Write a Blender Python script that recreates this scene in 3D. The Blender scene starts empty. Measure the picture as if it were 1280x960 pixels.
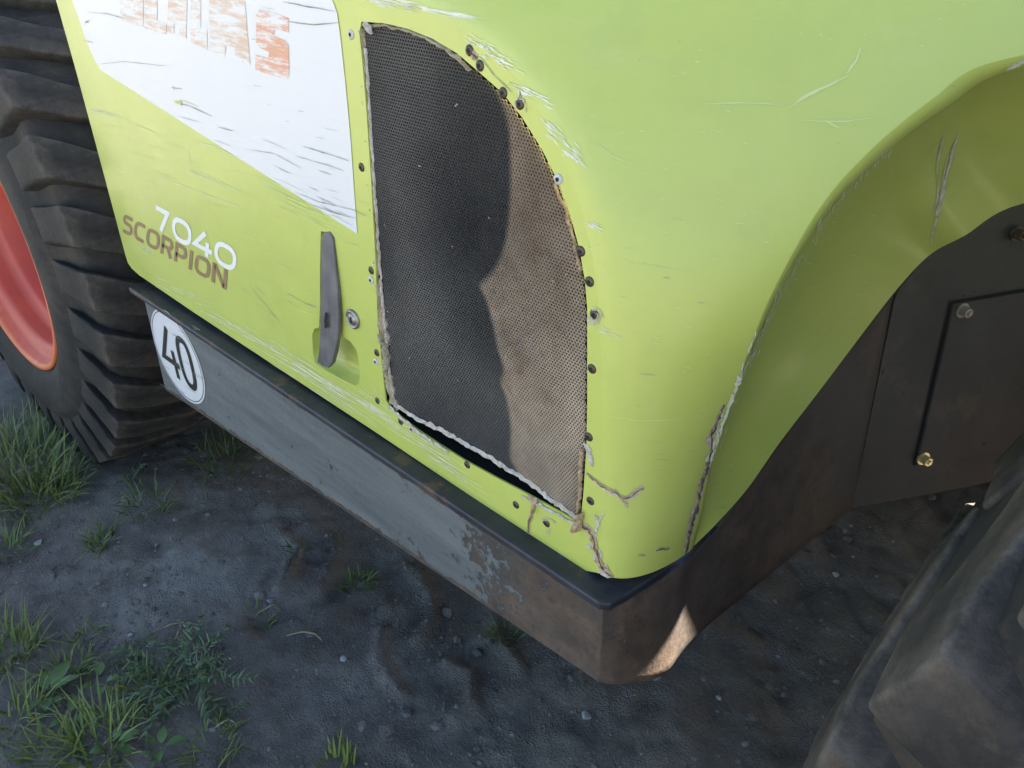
import bpy, bmesh, math, random
import numpy as np
from mathutils import Vector, Matrix, noise
from mathutils.geometry import tessellate_polygon
from mathutils.bvhtree import BVHTree
random.seed(7); rng = np.random.default_rng(7)
scene = bpy.context.scene
COL = scene.collection
H = 1.41                                   # camera height above the ground
# ------------------------------------------------------------------ camera
RW = np.array([[0.73372781, 0.37278107, -0.56804734],
               [0.6790866, -0.37525727, 0.63089094],
               [0.0220203, -0.84865556, -0.52848732]])   # world = RW @ (right, down, forward)
F = 960.0
cam_d = bpy.data.cameras.new('camera'); cam = bpy.data.objects.new('camera', cam_d); COL.objects.link(cam)
cam_d.sensor_fit = 'HORIZONTAL'; cam_d.sensor_width = 36; cam_d.lens = 27; cam_d.clip_start = 0.02; cam_d.clip_end = 8000
rt, dn, fw = Vector(RW[:, 0]), Vector(RW[:, 1]), Vector(RW[:, 2])
cm = Matrix((rt, -dn, -fw)).transposed().to_4x4(); cm.translation = (0, 0, H)
cam.matrix_world = cm
scene.camera = cam
# ------------------------------------------------------------------ light
SUN_EL, SUN_AZ = math.radians(30), math.atan2(0.929, 0.37)      # azimuth measured from +X towards +Y
w = bpy.data.worlds.new('World'); scene.world = w; w.use_nodes = True
nt = w.node_tree; bg = nt.nodes['Background']
sky = nt.nodes.new('ShaderNodeTexSky'); sky.sky_type = 'NISHITA'; sky.sun_disc = False
sky.sun_elevation = SUN_EL; sky.sun_rotation = math.pi / 2 - SUN_AZ
sky.altitude = 100; sky.air_density = 1.0; sky.dust_density = 1.2; sky.ozone_density = 1.0
nt.links.new(sky.outputs[0], bg.inputs[0]); bg.inputs[1].default_value = 0.05
sd = bpy.data.lights.new('sun', 'SUN'); sd.energy = 5.0; sd.angle = math.radians(0.5); sd.color = (1, 0.93, 0.82)
sun = bpy.data.objects.new('sun', sd); COL.objects.link(sun)
to_sun = Vector((math.cos(SUN_EL) * math.cos(SUN_AZ), math.cos(SUN_EL) * math.sin(SUN_AZ), math.sin(SUN_EL)))
sun.rotation_euler = to_sun.to_track_quat('Z', 'Y').to_euler()
vs = scene.view_settings; vs.view_transform = 'Standard'; vs.look = 'None'; vs.gamma = 1.0; vs.exposure = 3.1
scene.cycles.max_bounces = 8


# ------------------------------------------------------------------ measuring helpers (points on real planes of the machine)
def ray(px, py): return RW @ np.array([px - 640.0, py - 480.0, F])
def onY(px, py, Y): d = ray(px, py); d = d * (Y / d[1]); return Vector((d[0], d[1], d[2] + H))
def onX(px, py, X): d = ray(px, py); d = d * (X / d[0]); return Vector((d[0], d[1], d[2] + H))
def onZ(px, py, z): d = ray(px, py); d = d * ((z) / d[2]); return Vector((d[0], d[1], d[2] + H))   # z relative to camera height
def ground_pt(px, py): p = onZ(px, py, -H); return p.x, p.y


# ------------------------------------------------------------------ materials
def mat(name):
    m = bpy.data.materials.new(name); m.use_nodes = True
    n = m.node_tree.nodes; return m, n, m.node_tree.links, n['Principled BSDF']
def nd(n, t, **kw):
    x = n.new(t)
    for k, v in kw.items(): setattr(x, k, v)
    return x
def obj_co(n): return nd(n, 'ShaderNodeTexCoord').outputs['Object']
def noise_n(n, l, co, scale, detail=6, rough=0.55, dist=0.0, stretch=None):
    x = n.new('ShaderNodeTexNoise'); x.inputs['Scale'].default_value = scale; x.inputs['Detail'].default_value = detail
    x.inputs['Roughness'].default_value = rough; x.inputs['Distortion'].default_value = dist
    if stretch:
        mp = n.new('ShaderNodeMapping'); mp.inputs['Scale'].default_value = stretch; l.new(co, mp.inputs[0]); co = mp.outputs[0]
    l.new(co, x.inputs['Vector']); return x.outputs['Fac']
def ramp(n, l, f, a, b, ca=(0, 0, 0, 1), cb=(1, 1, 1, 1)):
    r = n.new('ShaderNodeValToRGB'); r.color_ramp.elements[0].position = a; r.color_ramp.elements[1].position = b
    r.color_ramp.elements[0].color = ca; r.color_ramp.elements[1].color = cb; l.new(f, r.inputs[0]); return r.outputs[0]
def mixc(n, l, fac, a, b):
    x = n.new('ShaderNodeMix'); x.data_type = 'RGBA'
    for s, v in ((x.inputs[0], fac), (x.inputs[6], a), (x.inputs[7], b)):
        if hasattr(v, 'links'): l.new(v, s)
        elif isinstance(v, (int, float)): s.default_value = v
        else: s.default_value = (*v[:3], 1)
    return x.outputs[2]
def math_n(n, l, op, a, b=None, clamp=False):
    x = n.new('ShaderNodeMath'); x.operation = op; x.use_clamp = clamp
    for i, v in enumerate((a, b)):
        if v is None: continue
        if hasattr(v, 'links'): l.new(v, x.inputs[i])
        else: x.inputs[i].default_value = v
    return x.outputs[0]
def bump(n, l, bs, h, strength=0.3, dist=0.01):
    b = n.new('ShaderNodeBump'); b.inputs['Strength'].default_value = strength; b.inputs['Distance'].default_value = dist
    l.new(h, b.inputs['Height']); l.new(b.outputs[0], bs.inputs['Normal']); return b
def attr(n, name): return nd(n, 'ShaderNodeAttribute', attribute_name=name).outputs['Fac']

def simple(name, c1, c2=None, rough=0.6, metal=0.0, scale=20, bstr=0.0, bscale=60, lo=0.35, hi=0.65, spec=0.5):
    m, n, l, b = mat(name); co = obj_co(n)
    if c2: l.new(mixc(n, l, ramp(n, l, noise_n(n, l, co, scale), lo, hi), c1, c2), b.inputs['Base Color'])
    else: b.inputs['Base Color'].default_value = (*c1, 1)
    b.inputs['Roughness'].default_value = rough; b.inputs['Metallic'].default_value = metal
    b.inputs['Specular IOR Level'].default_value = spec
    if bstr: bump(n, l, b, noise_n(n, l, co, bscale, 8), bstr, 0.004)
    return m

def green_paint():
    m, n, l, b = mat('faded_green_gelcoat'); co = obj_co(n)
    base = mixc(n, l, ramp(n, l, noise_n(n, l, co, 2.2, 4), 0.3, 0.75), (0.50, 0.56, 0.112), (0.535, 0.59, 0.135))
    dirt = ramp(n, l, noise_n(n, l, co, 9, 8, 0.7), 0.52, 0.8)
    base = mixc(n, l, math_n(n, l, 'MULTIPLY', dirt, 0.30), base, (0.35, 0.37, 0.12))
    smear = ramp(n, l, noise_n(n, l, co, 3.5, 9, 0.68, 1.0), 0.46, 0.70)
    base = mixc(n, l, math_n(n, l, 'MULTIPLY', smear, 0.26), base, (0.36, 0.42, 0.09))
    fleck = ramp(n, l, noise_n(n, l, co, 160, 5, 0.7), 0.70, 0.74)
    base = mixc(n, l, math_n(n, l, 'MULTIPLY', fleck, 0.5), base, (0.25, 0.26, 0.12))
    haze = ramp(n, l, noise_n(n, l, co, 14, 8, 0.75, 0.4, (0.35, 1, 1.4)), 0.55, 0.78)      # fine scuffing along the panel
    base = mixc(n, l, math_n(n, l, 'MULTIPLY', haze, 0.16), base, (0.66, 0.70, 0.38))
    l.new(base, b.inputs['Base Color'])
    l.new(ramp(n, l, noise_n(n, l, co, 6, 8, 0.7), 0.3, 0.8, (0.33,) * 3 + (1,), (0.52,) * 3 + (1,)), b.inputs['Roughness'])
    b.inputs['Specular IOR Level'].default_value = 0.6
    b.inputs['Coat Weight'].default_value = 0.35; b.inputs['Coat Roughness'].default_value = 0.22
    bump(n, l, b, noise_n(n, l, co, 5.5, 3), 0.12, 0.012)
    return m
M_green = green_paint()

def white_decal():
    m, n, l, b = mat('scuffed_white_film'); co = obj_co(n)
    sm = ramp(n, l, noise_n(n, l, co, 30, 8, 0.7, 0.5, (0.15, 1, 1)), 0.6, 0.75)
    l.new(mixc(n, l, math_n(n, l, 'MULTIPLY', sm, 0.3), (0.71, 0.705, 0.72), (0.56, 0.56, 0.53)), b.inputs['Base Color'])
    b.inputs['Roughness'].default_value = 0.32; return m
M_white = white_decal()

def faded_letter(name, c, thr, under=(0.78, 0.76, 0.74)):
    m, n, l, b = mat(name); co = obj_co(n)
    f = ramp(n, l, noise_n(n, l, co, 120, 6, 0.75, 0.3, (0.16, 1, 1)), thr - 0.07, thr + 0.07)
    g = ramp(n, l, nd(n, 'ShaderNodeSeparateXYZ').outputs[0], 0, 1) if False else None
    l.new(mixc(n, l, f, c, under), b.inputs['Base Color']); b.inputs['Roughness'].default_value = 0.5
    return m
M_red1 = faded_letter('worn_pale_red_print', (0.70, 0.50, 0.38), 0.50)
M_red2 = faded_letter('worn_red_print', (0.72, 0.36, 0.23), 0.52)
M_brown_txt = faded_letter('worn_bronze_print', (0.27, 0.17, 0.085), 0.66, (0.42, 0.36, 0.12))
M_white_txt = faded_letter('worn_white_print', (0.80, 0.79, 0.78), 0.70, (0.55, 0.60, 0.25))
M_black_txt = faded_letter('worn_black_print', (0.015, 0.015, 0.017), 0.68, (0.6, 0.6, 0.6))
M_scr_w = simple('scratch_to_white_primer', (0.84, 0.82, 0.70), (0.66, 0.69, 0.40), 0.6, scale=60)
M_scr_y = simple('scratch_to_pale_gelcoat', (0.62, 0.70, 0.30), None, 0.6)
M_scr_d = simple('dirt_filled_scratch', (0.22, 0.24, 0.17), (0.4, 0.4, 0.34), 0.8, scale=90)
M_scr_t = simple('tan_fibre_scratch', (0.42, 0.37, 0.27), (0.62, 0.58, 0.46), 0.8, scale=90)
M_fibre = simple('broken_glass_fibre', (0.27, 0.165, 0.085), (0.56, 0.42, 0.27), 0.9, scale=150, bstr=0.3, bscale=240)
M_fibre_d = simple('deep_crack', (0.05, 0.04, 0.03), (0.13, 0.10, 0.07), 0.9, scale=120)
M_fibre_p = simple('chipped_pale_gelcoat', (0.60, 0.57, 0.52), (0.40, 0.33, 0.24), 0.8, scale=150, bstr=0.6, bscale=300)
M_foam = simple('torn_foam_seal', (0.26, 0.21, 0.14), (0.46, 0.40, 0.29), 0.95, scale=70, bstr=1.0, bscale=200)
M_black = simple('black_interior', (0.012, 0.012, 0.012), None, 0.9)
M_handle = simple('weathered_grey_plastic', (0.085, 0.083, 0.09), (0.15, 0.145, 0.15), 0.5, scale=25, bstr=0.25, bscale=150)
M_chrome = simple('dull_zinc', (0.26, 0.25, 0.22), (0.40, 0.38, 0.34), 0.4, 0.8, scale=90)
M_rivet = simple('dark_steel_rivet', (0.06, 0.05, 0.04), (0.12, 0.09, 0.07), 0.45, 0.6, scale=150)
M_rivet_w = simple('bare_white_rivet', (0.62, 0.62, 0.6), (0.45, 0.45, 0.42), 0.5, 0.1, scale=150)
M_bolt_sunlit = simple('sunlit_yellow_bolt', (0.75, 0.66, 0.36), (0.6, 0.5, 0.25), 0.3, 0.7, scale=90)  # the sun on this bolt is painted into its base colour

def steel_plate():
    m, n, l, b = mat('rusting_grey_plate'); co = obj_co(n)
    streak = noise_n(n, l, co, 16, 9, 0.72, 0.3, (0.22, 1, 2.4))
    paint = mixc(n, l, ramp(n, l, streak, 0.35, 0.7), (0.098, 0.108, 0.112), (0.165, 0.178, 0.18))
    rust = mixc(n, l, ramp(n, l, noise_n(n, l, co, 26, 8, 0.65), 0.3, 0.72), (0.040, 0.026, 0.019), (0.125, 0.082, 0.052))
    rust = mixc(n, l, ramp(n, l, noise_n(n, l, co, 9, 9, 0.72), 0.50, 0.66), rust, (0.165, 0.105, 0.070))
    rust = mixc(n, l, ramp(n, l, noise_n(n, l, co, 95, 7, 0.75), 0.56, 0.70), rust, (0.028, 0.018, 0.014))
    rust = mixc(n, l, ramp(n, l, noise_n(n, l, co, 55, 8, 0.75), 0.62, 0.72), rust, (0.20, 0.155, 0.115))
    rust = mixc(n, l, math_n(n, l, 'MULTIPLY', ramp(n, l, noise_n(n, l, co, 3.0, 5), 0.38, 0.60), 0.8), rust, (0.062, 0.057, 0.054))
    f = math_n(n, l, 'ADD', math_n(n, l, 'MULTIPLY', attr(n, 'wear'), 0.72), math_n(n, l, 'MULTIPLY', math_n(n, l, 'ADD', math_n(n, l, 'MULTIPLY', noise_n(n, l, co, 19, 9, 0.8, 0.3), 0.55), math_n(n, l, 'MULTIPLY', noise_n(n, l, co, 62, 9, 0.8, 0.3), 0.45)), 1.15))
    fac = ramp(n, l, f, 0.855, 0.895)
    l.new(mixc(n, l, fac, paint, rust), b.inputs['Base Color'])
    l.new(ramp(n, l, fac, 0, 1, (0.48,) * 3 + (1,), (0.8,) * 3 + (1,)), b.inputs['Roughness'])
    h = math_n(n, l, 'ADD', math_n(n, l, 'MULTIPLY', fac, -0.5), math_n(n, l, 'MULTIPLY', noise_n(n, l, co, 120, 8), 0.5))
    bump(n, l, b, h, 0.8, 0.003); return m
M_plate = steel_plate()

def flange_mat():
    m, n, l, b = mat('chipped_blue_black_paint'); co = obj_co(n)
    base = mixc(n, l, ramp(n, l, noise_n(n, l, co, 11, 8, 0.65), 0.4, 0.65), (0.016, 0.018, 0.026), (0.040, 0.040, 0.050))
    base = mixc(n, l, ramp(n, l, noise_n(n, l, co, 6.5, 9, 0.6, 0.5), 0.63, 0.65), base, (0.05, 0.085, 0.19))
    base = mixc(n, l, ramp(n, l, noise_n(n, l, co, 18, 9, 0.75), 0.55, 0.64), base, (0.105, 0.062, 0.042))
    l.new(base, b.inputs['Base Color']); b.inputs['Roughness'].default_value = 0.5
    bump(n, l, b, noise_n(n, l, co, 80, 8), 0.35, 0.003); return m
M_flange = flange_mat()

def well_mat():
    m, n, l, b = mat('dusty_black_steel'); co = obj_co(n)
    base = mixc(n, l, ramp(n, l, noise_n(n, l, co, 9, 8, 0.65), 0.35, 0.7), (0.030, 0.030, 0.031), (0.052, 0.051, 0.050))
    base = mixc(n, l, ramp(n, l, noise_n(n, l, co, 4.2, 9, 0.7), 0.54, 0.72), base, (0.115, 0.090, 0.066))
    base = mixc(n, l, ramp(n, l, noise_n(n, l, co, 48, 6), 0.68, 0.72), base, (0.012, 0.012, 0.012))
    l.new(base, b.inputs['Base Color']); b.inputs['Roughness'].default_value = 0.62
    bump(n, l, b, noise_n(n, l, co, 90, 8), 0.3, 0.002); return m
M_well = well_mat()

def rubber(name, dusty):
    m, n, l, b = mat(name); co = obj_co(n)
    base = mixc(n, l, ramp(n, l, noise_n(n, l, co, 8, 8, 0.65), 0.3, 0.7), (0.016, 0.0155, 0.015), (0.040, 0.037, 0.034))
    brown = ramp(n, l, noise_n(n, l, co, 6, 9, 0.75, 0.3), 0.47, 0.66)
    base = mixc(n, l, math_n(n, l, 'MULTIPLY', brown, dusty), base, (0.15, 0.108, 0.074))
    sc_ = ramp(n, l, noise_n(n, l, co, 11, 9, 0.78, 0.4, (3.2, .5, 3.2)), 0.54, 0.66)
    base = mixc(n, l, math_n(n, l, 'MULTIPLY', sc_, dusty * 0.40), base, (0.165, 0.135, 0.105))          # scuffs across the bars
    e = math_n(n, l, 'MULTIPLY', attr(n, 'edge'), ramp(n, l, noise_n(n, l, co, 34, 8, 0.75), 0.34, 0.62))
    base = mixc(n, l, math_n(n, l, 'MULTIPLY', e, 0.30 + 0.5 * dusty), base, (0.25, 0.205, 0.165))
    l.new(base, b.inputs['Base Color']); b.inputs['Roughness'].default_value = 0.72
    b.inputs['Specular IOR Level'].default_value = 0.32
    h = math_n(n, l, 'ADD', noise_n(n, l, co, 70, 9, 0.75), math_n(n, l, 'MULTIPLY', noise_n(n, l, co, 22, 9, 0.7), 1.4))
    bump(n, l, b, h, 0.55, 0.005); return m
M_rubber = rubber('worn_tyre_rubber', 0.32); M_rubber_d = rubber('dusty_tyre_rubber', 0.5)

def rim_paint():
    m, n, l, b = mat('faded_red_rim_paint'); co = obj_co(n)
    base = mixc(n, l, ramp(n, l, noise_n(n, l, co, 5, 6), 0.35, 0.65), (0.52, 0.075, 0.055), (0.62, 0.11, 0.06))
    base = mixc(n, l, ramp(n, l, noise_n(n, l, co, 13, 8, 0.7), 0.60, 0.68), base, (0.62, 0.16, 0.07))
    base = mixc(n, l, ramp(n, l, noise_n(n, l, co, 30, 8, 0.7), 0.66, 0.70), base, (0.16, 0.11, 0.08))
    sx = nd(n, 'ShaderNodeSeparateXYZ'); l.new(co, sx.inputs[0])
    rr = math_n(n, l, 'SQRT', math_n(n, l, 'ADD', math_n(n, l, 'MULTIPLY', sx.outputs[0], sx.outputs[0]), math_n(n, l, 'MULTIPLY', sx.outputs[2], sx.outputs[2])))
    rr = math_n(n, l, 'ADD', rr, math_n(n, l, 'MULTIPLY', math_n(n, l, 'SUBTRACT', noise_n(n, l, co, 25, 6), 0.5), 0.02))
    base = mixc(n, l, ramp(n, l, rr, 0.343, 0.356), base, (0.78, 0.20, 0.07))            # sun-bleached outer flange
    l.new(base, b.inputs['Base Color']); b.inputs['Roughness'].default_value = 0.5
    bump(n, l, b, noise_n(n, l, co, 60, 6), 0.2, 0.002); return m
M_rim = rim_paint()

def screen_mat():
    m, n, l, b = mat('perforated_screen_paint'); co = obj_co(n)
    charcoal = mixc(n, l, ramp(n, l, noise_n(n, l, co, 6, 5), 0.35, 0.65), (0.070, 0.066, 0.061), (0.130, 0.120, 0.107))
    brown = mixc(n, l, ramp(n, l, noise_n(n, l, co, 14, 8, 0.65, 0.6), 0.3, 0.72), (0.31, 0.232, 0.16), (0.52, 0.415, 0.305))
    brown = mixc(n, l, ramp(n, l, noise_n(n, l, co, 8, 6, 0.6, 1.2), 0.58, 0.76), brown, (0.22, 0.135, 0.08))
    f = math_n(n, l, 'ADD', attr(n, 'brown'), math_n(n, l, 'MULTIPLY', math_n(n, l, 'SUBTRACT', noise_n(n, l, co, 40, 6), 0.5), 0.25))
    l.new(mixc(n, l, ramp(n, l, f, 0.22, 0.78), charcoal, brown), b.inputs['Base Color']); b.inputs['Roughness'].default_value = 0.85; b.inputs['Specular IOR Level'].default_value = 0.2
    return m
M_screen = screen_mat()

def soil():
    m, n, l, b = mat('damp_dark_soil'); co = obj_co(n)
    dark = mixc(n, l, ramp(n, l, noise_n(n, l, co, 7, 9, 0.7), 0.32, 0.7), (0.215, 0.186, 0.158), (0.46, 0.405, 0.35))
    dark = mixc(n, l, ramp(n, l, noise_n(n, l, co, 90, 6, 0.7), 0.5, 0.72), dark, (0.40, 0.35, 0.30))
    dry = mixc(n, l, ramp(n, l, noise_n(n, l, co, 30, 9, 0.7), 0.3, 0.7), (0.40, 0.36, 0.315), (0.62, 0.565, 0.50))
    dr = math_n(n, l, 'ADD', attr(n, 'dry'), math_n(n, l, 'MULTIPLY', math_n(n, l, 'SUBTRACT', noise_n(n, l, co, 13, 9, 0.72, 0.4), 0.5), 1.5))
    base = mixc(n, l, ramp(n, l, dr, 0.24, 0.78), dark, dry)
    sp = nd(n, 'ShaderNodeTexVoronoi'); sp.inputs['Scale'].default_value = 110; l.new(co, sp.inputs['Vector'])
    gate = ramp(n, l, noise_n(n, l, co, 37, 3), 0.5, 0.62)
    spk = math_n(n, l, 'MULTIPLY', ramp(n, l, sp.outputs['Distance'], 0.10, 0.16, (1, 1, 1, 1), (0, 0, 0, 1)), gate)
    base = mixc(n, l, math_n(n, l, 'MULTIPLY', spk, 0.55), base, (0.24, 0.23, 0.22))
    grass = mixc(n, l, ramp(n, l, noise_n(n, l, co, 3, 9, 0.7), 0.35, 0.6), (0.44, 0.41, 0.34), (0.56, 0.52, 0.44))  # invented pale yard surface, not grass; bright so it bounces sunlight
    base = mixc(n, l, attr(n, 'bounce_yard'), base, grass)
    l.new(base, b.inputs['Base Color']); b.inputs['Roughness'].default_value = 1.0; b.inputs['Specular IOR Level'].default_value = 0.08
    h = math_n(n, l, 'ADD', noise_n(n, l, co, 28, 10, 0.72), math_n(n, l, 'MULTIPLY', noise_n(n, l, co, 150, 8, 0.8), 0.75))
    h = math_n(n, l, 'ADD', h, math_n(n, l, 'MULTIPLY', spk, 0.35))
    v2 = nd(n, 'ShaderNodeTexVoronoi'); v2.inputs['Scale'].default_value = 210; l.new(co, v2.inputs['Vector'])
    h = math_n(n, l, 'ADD', h, math_n(n, l, 'MULTIPLY', math_n(n, l, 'MULTIPLY', ramp(n, l, v2.outputs['Distance'], 0.1, 0.5, (1, 1, 1, 1), (0, 0, 0, 1)), ramp(n, l, noise_n(n, l, co, 9, 4), 0.42, 0.6)), 0.28))
    bump(n, l, b, h, 1.0, 0.026); return m
M_soil = soil()

def leaf(name, c1, c2, tip):
    m, n, l, b = mat(name)
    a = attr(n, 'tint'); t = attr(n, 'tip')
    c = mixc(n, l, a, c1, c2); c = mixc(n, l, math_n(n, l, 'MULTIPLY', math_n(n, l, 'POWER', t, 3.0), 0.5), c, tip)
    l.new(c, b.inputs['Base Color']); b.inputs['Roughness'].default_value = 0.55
    b.inputs['Subsurface Weight'].default_value = 0.0
    return m
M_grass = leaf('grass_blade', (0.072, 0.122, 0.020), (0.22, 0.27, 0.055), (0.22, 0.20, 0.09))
M_weed = leaf('weed_leaf', (0.06, 0.10, 0.04), (0.14, 0.20, 0.085), (0.12, 0.15, 0.08))
M_broad = leaf('broad_leaf', (0.06, 0.12, 0.03), (0.12, 0.19, 0.05), (0.10, 0.15, 0.05))
M_straw = simple('dry_straw', (0.25, 0.20, 0.12), (0.38, 0.32, 0.2), 0.8, scale=60)
M_stone_w = simple('pale_pebble', (0.26, 0.255, 0.25), (0.40, 0.39, 0.385), 0.7, scale=60, bstr=0.3, bscale=120)
M_stone_g = simple('grey_pebble', (0.085, 0.08, 0.078), (0.15, 0.145, 0.14), 0.8, scale=60, bstr=0.3, bscale=120)


# ------------------------------------------------------------------ object helpers
ROOTS = {}
def mesh_from(name, verts, faces, smooth=False):
    me = bpy.data.meshes.new(name); me.from_pydata([tuple(v) for v in verts], [], faces); me.update()
    if smooth: me.polygons.foreach_set('use_smooth', [True] * len(me.polygons))
    return me
def link(name, me, m, parent=None):
    o = bpy.data.objects.new(name, me); COL.objects.link(o)
    if m and not me.materials: me.materials.append(m)
    if parent:
        o.parent = parent
        wl = Vector((0, 0, 0)); q = parent
        while q: wl += Vector(q.location); q = q.parent
        o.location = -wl
    return o
def part(name, verts, faces, m, parent=None, smooth=False): return link(name, mesh_from(name, verts, faces, smooth), m, parent)
def bm_part(name, bm, m, parent=None, smooth=False):
    me = bpy.data.meshes.new(name); bm.to_mesh(me); bm.free()
    if smooth: me.polygons.foreach_set('use_smooth', [True] * len(me.polygons))
    return link(name, me, m, parent)
def thing(o, label, cat, group=None):
    o['label'] = label; o['category'] = cat
    if group: o['group'] = group
    return o
def set_attr(me, name, vals):
    a = me.attributes.new(name, 'FLOAT', 'POINT'); a.data.foreach_set('value', np.asarray(vals, dtype=np.float32))
def catmull(pts, n):
    pts = [Vector(p) for p in pts]; out = []
    k = len(pts) - 1
    for i in range(n):
        t = i / (n - 1) * k; j = min(int(t), k - 1); u = t - j
        p1, p2 = pts[j], pts[j + 1]
        p0 = pts[j - 1] if j else p1 * 2 - p2
        p3 = pts[j + 2] if j + 2 <= k else p2 * 2 - p1
        out.append(0.5 * ((2 * p1) + (p2 - p0) * u + (2 * p0 - 5 * p1 + 4 * p2 - p3) * u * u + (3 * p1 - p0 - 3 * p2 + p3) * u ** 3))
    return out
def box_bm(bm, lo, hi, bev=0.0):
    g = bmesh.ops.create_cube(bm, size=1.0); vsn = g['verts']
    c = (Vector(lo) + Vector(hi)) / 2; s = Vector(hi) - Vector(lo)
    for v in vsn: v.co = Vector((v.co.x * s.x, v.co.y * s.y, v.co.z * s.z)) + c
    if bev:
        es = list({e for v in vsn for e in v.link_edges})
        bmesh.ops.bevel(bm, geom=es, offset=bev, segments=3, affect='EDGES', profile=0.5)
def prism_bm(poly, axis, d0, d1, bev=0.0):
    """extrude a closed 3D polygon between two offsets along an axis vector"""
    bm = bmesh.new(); ax = Vector(axis)
    vs_ = [bm.verts.new(Vector(p) + ax * d0) for p in poly]
    f = bm.faces.new(vs_); r = bmesh.ops.extrude_face_region(bm, geom=[f])
    for v in [g for g in r['geom'] if isinstance(g, bmesh.types.BMVert)]: v.co += ax * (d1 - d0)
    bmesh.ops.recalc_face_normals(bm, faces=bm.faces)
    if bev: bmesh.ops.bevel(bm, geom=list(bm.edges), offset=bev, segments=2, affect='EDGES', profile=0.5)
    return bm
def lathe(profile, n, center, a0=0, a1=2 * math.pi):
    """profile of (r, y) turned about the Y axis through center"""
    V, Fc = [], []; k = len(profile); full = abs(a1 - a0 - 2 * math.pi) < 1e-6; m = n if full else n + 1
    for i in range(m):
        a = a0 + (a1 - a0) * i / n
        for r, y in profile: V.append((center[0] + r * math.cos(a), center[1] + y, center[2] + r * math.sin(a)))
    for i in range(n):
        j = (i + 1) % m
        for q in range(k - 1): Fc.append((i * k + q, i * k + q + 1, j * k + q + 1, j * k + q))
    return V, Fc

# ================================================================== GROUND
def spaced(lo, hi, step, far):
    a = list(np.arange(lo, hi + step / 2, step)); s = step; x = a[-1]; up = []
    while x < far: s *= 1.35; x += s; up.append(x)
    s = step; x = a[0]; dnn = []
    while x > -far: s *= 1.35; x -= s; dnn.append(x)
    return np.array(dnn[::-1] + a + up)
gx, gy = spaced(-3.3, 0.5, 0.0115, 3000), spaced(-0.35, 2.3, 0.0115, 3000)
GX, GY = np.meshgrid(gx, gy, indexing='ij')
def vnoise(x, y, f, seed):
    x = x * f + seed * 17.31; y = y * f + seed * 9.77
    xi, yi = np.floor(x), np.floor(y); u, v = x - xi, y - yi
    u = u * u * (3 - 2 * u); v = v * v * (3 - 2 * v)
    def h(a, b): s = np.sin(a * 127.1 + b * 311.7 + seed * 74.7) * 43758.5453; return s - np.floor(s)
    return (h(xi, yi) * (1 - u) + h(xi + 1, yi) * u) * (1 - v) + (h(xi, yi + 1) * (1 - u) + h(xi + 1, yi + 1) * u) * v - 0.5
near = np.exp(-((np.maximum(np.abs(GX + 1.4) - 3, 0) ** 2) + np.maximum(np.abs(GY - 0.9) - 2.5, 0) ** 2))
GZ = np.zeros_like(GX)
for f, a in ((1.3, 0.05), (3.1, 0.028), (7.3, 0.016), (17, 0.013), (39, 0.0075), (80, 0.0045)): GZ += a * vnoise(GX, GY, f, f) * near
def seg_dist(pts):
    D = np.full(GX.shape, 9.0)
    for (ax, ay), (bx, by) in zip(pts[:-1], pts[1:]):
        dx, dy = bx - ax, by - ay; t = np.clip(((GX - ax) * dx + (GY - ay) * dy) / (dx * dx + dy * dy + 1e-9), 0, 1)
        D = np.minimum(D, np.hypot(GX - ax - t * dx, GY - ay - t * dy))
    return D
# pressed tyre tread marks in the mud
for pts, hgt, wd in (([(395, 690), (415, 670), (420, 690), (400, 740), (370, 755)], 0.020, 0.014),
                     ([(505, 700), (530, 725), (545, 770), (520, 800)], 0.020, 0.015),
                     ([(560, 830), (590, 850), (590, 885), (570, 900)], 0.022, 0.015),
                     ([(480, 790), (470, 830), (500, 870)], 0.018, 0.014),
                     ([(350, 665), (375, 690), (350, 740)], 0.02, 0.012),
                     ([(600, 800), (625, 800), (650, 840)], 0.018, 0.013),
                     ([(180, 760), (250, 725), (300, 700)], 0.010, 0.03),
                     ([(330, 780), (420, 740), (470, 700)], -0.02, 0.035)):
    D = seg_dist([ground_pt(*p) for p in pts]); GZ += hgt * np.exp(-(D / wd) ** 2)
DRY = np.zeros_like(GX)
for px, py, r, s in ((250, 720, 0.15, 1.0), (310, 690, 0.13, 0.8), (180, 770, 0.13, 0.8), (370, 680, 0.10, 0.55), (60, 735, 0.10, 0.6), (130, 715, 0.10, 0.55),
                     (290, 760, 0.10, 0.7), (480, 830, 0.11, 0.6), (430, 870, 0.10, 0.65), (520, 760, 0.08, 0.35), (560, 900, 0.1, 0.3), (320, 640, 0.12, 0.35),
                     (40, 665, 0.08, 0.35), (600, 940, .12, .25), (700, 900, .2, .15), (240, 650, .12, .35)):
    x, y = ground_pt(px, py); DRY = np.maximum(DRY, s * np.exp(-((GX - x) ** 2 + (GY - y) ** 2) / (r * r)))
BOUNCE_YARD = np.clip((-0.45 - GY) / 0.8, 0, 1) * np.clip((1.2 - GX) / 2, 0, 1) * np.clip(0.9 + 0.8 * vnoise(GX, GY, 0.4, 3), 0, 1)  # unseen yard made pale to bounce sunlight onto the side panel
nx, ny = GX.shape
gv = np.stack([GX, GY, GZ], -1).reshape(-1, 3)
idx = np.arange(nx * ny).reshape(nx, ny)
gf = np.stack([idx[:-1, :-1], idx[1:, :-1], idx[1:, 1:], idx[:-1, 1:]], -1).reshape(-1, 4)
gme = bpy.data.meshes.new('ground'); gme.from_pydata(gv.tolist(), [], gf.tolist()); gme.update()
gme.polygons.foreach_set('use_smooth', [True] * len(gme.polygons))
set_attr(gme, 'dry', DRY.ravel()); set_attr(gme, 'bounce_yard', BOUNCE_YARD.ravel())
ground = link('ground', gme, M_soil); ground['kind'] = 'structure'
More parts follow.
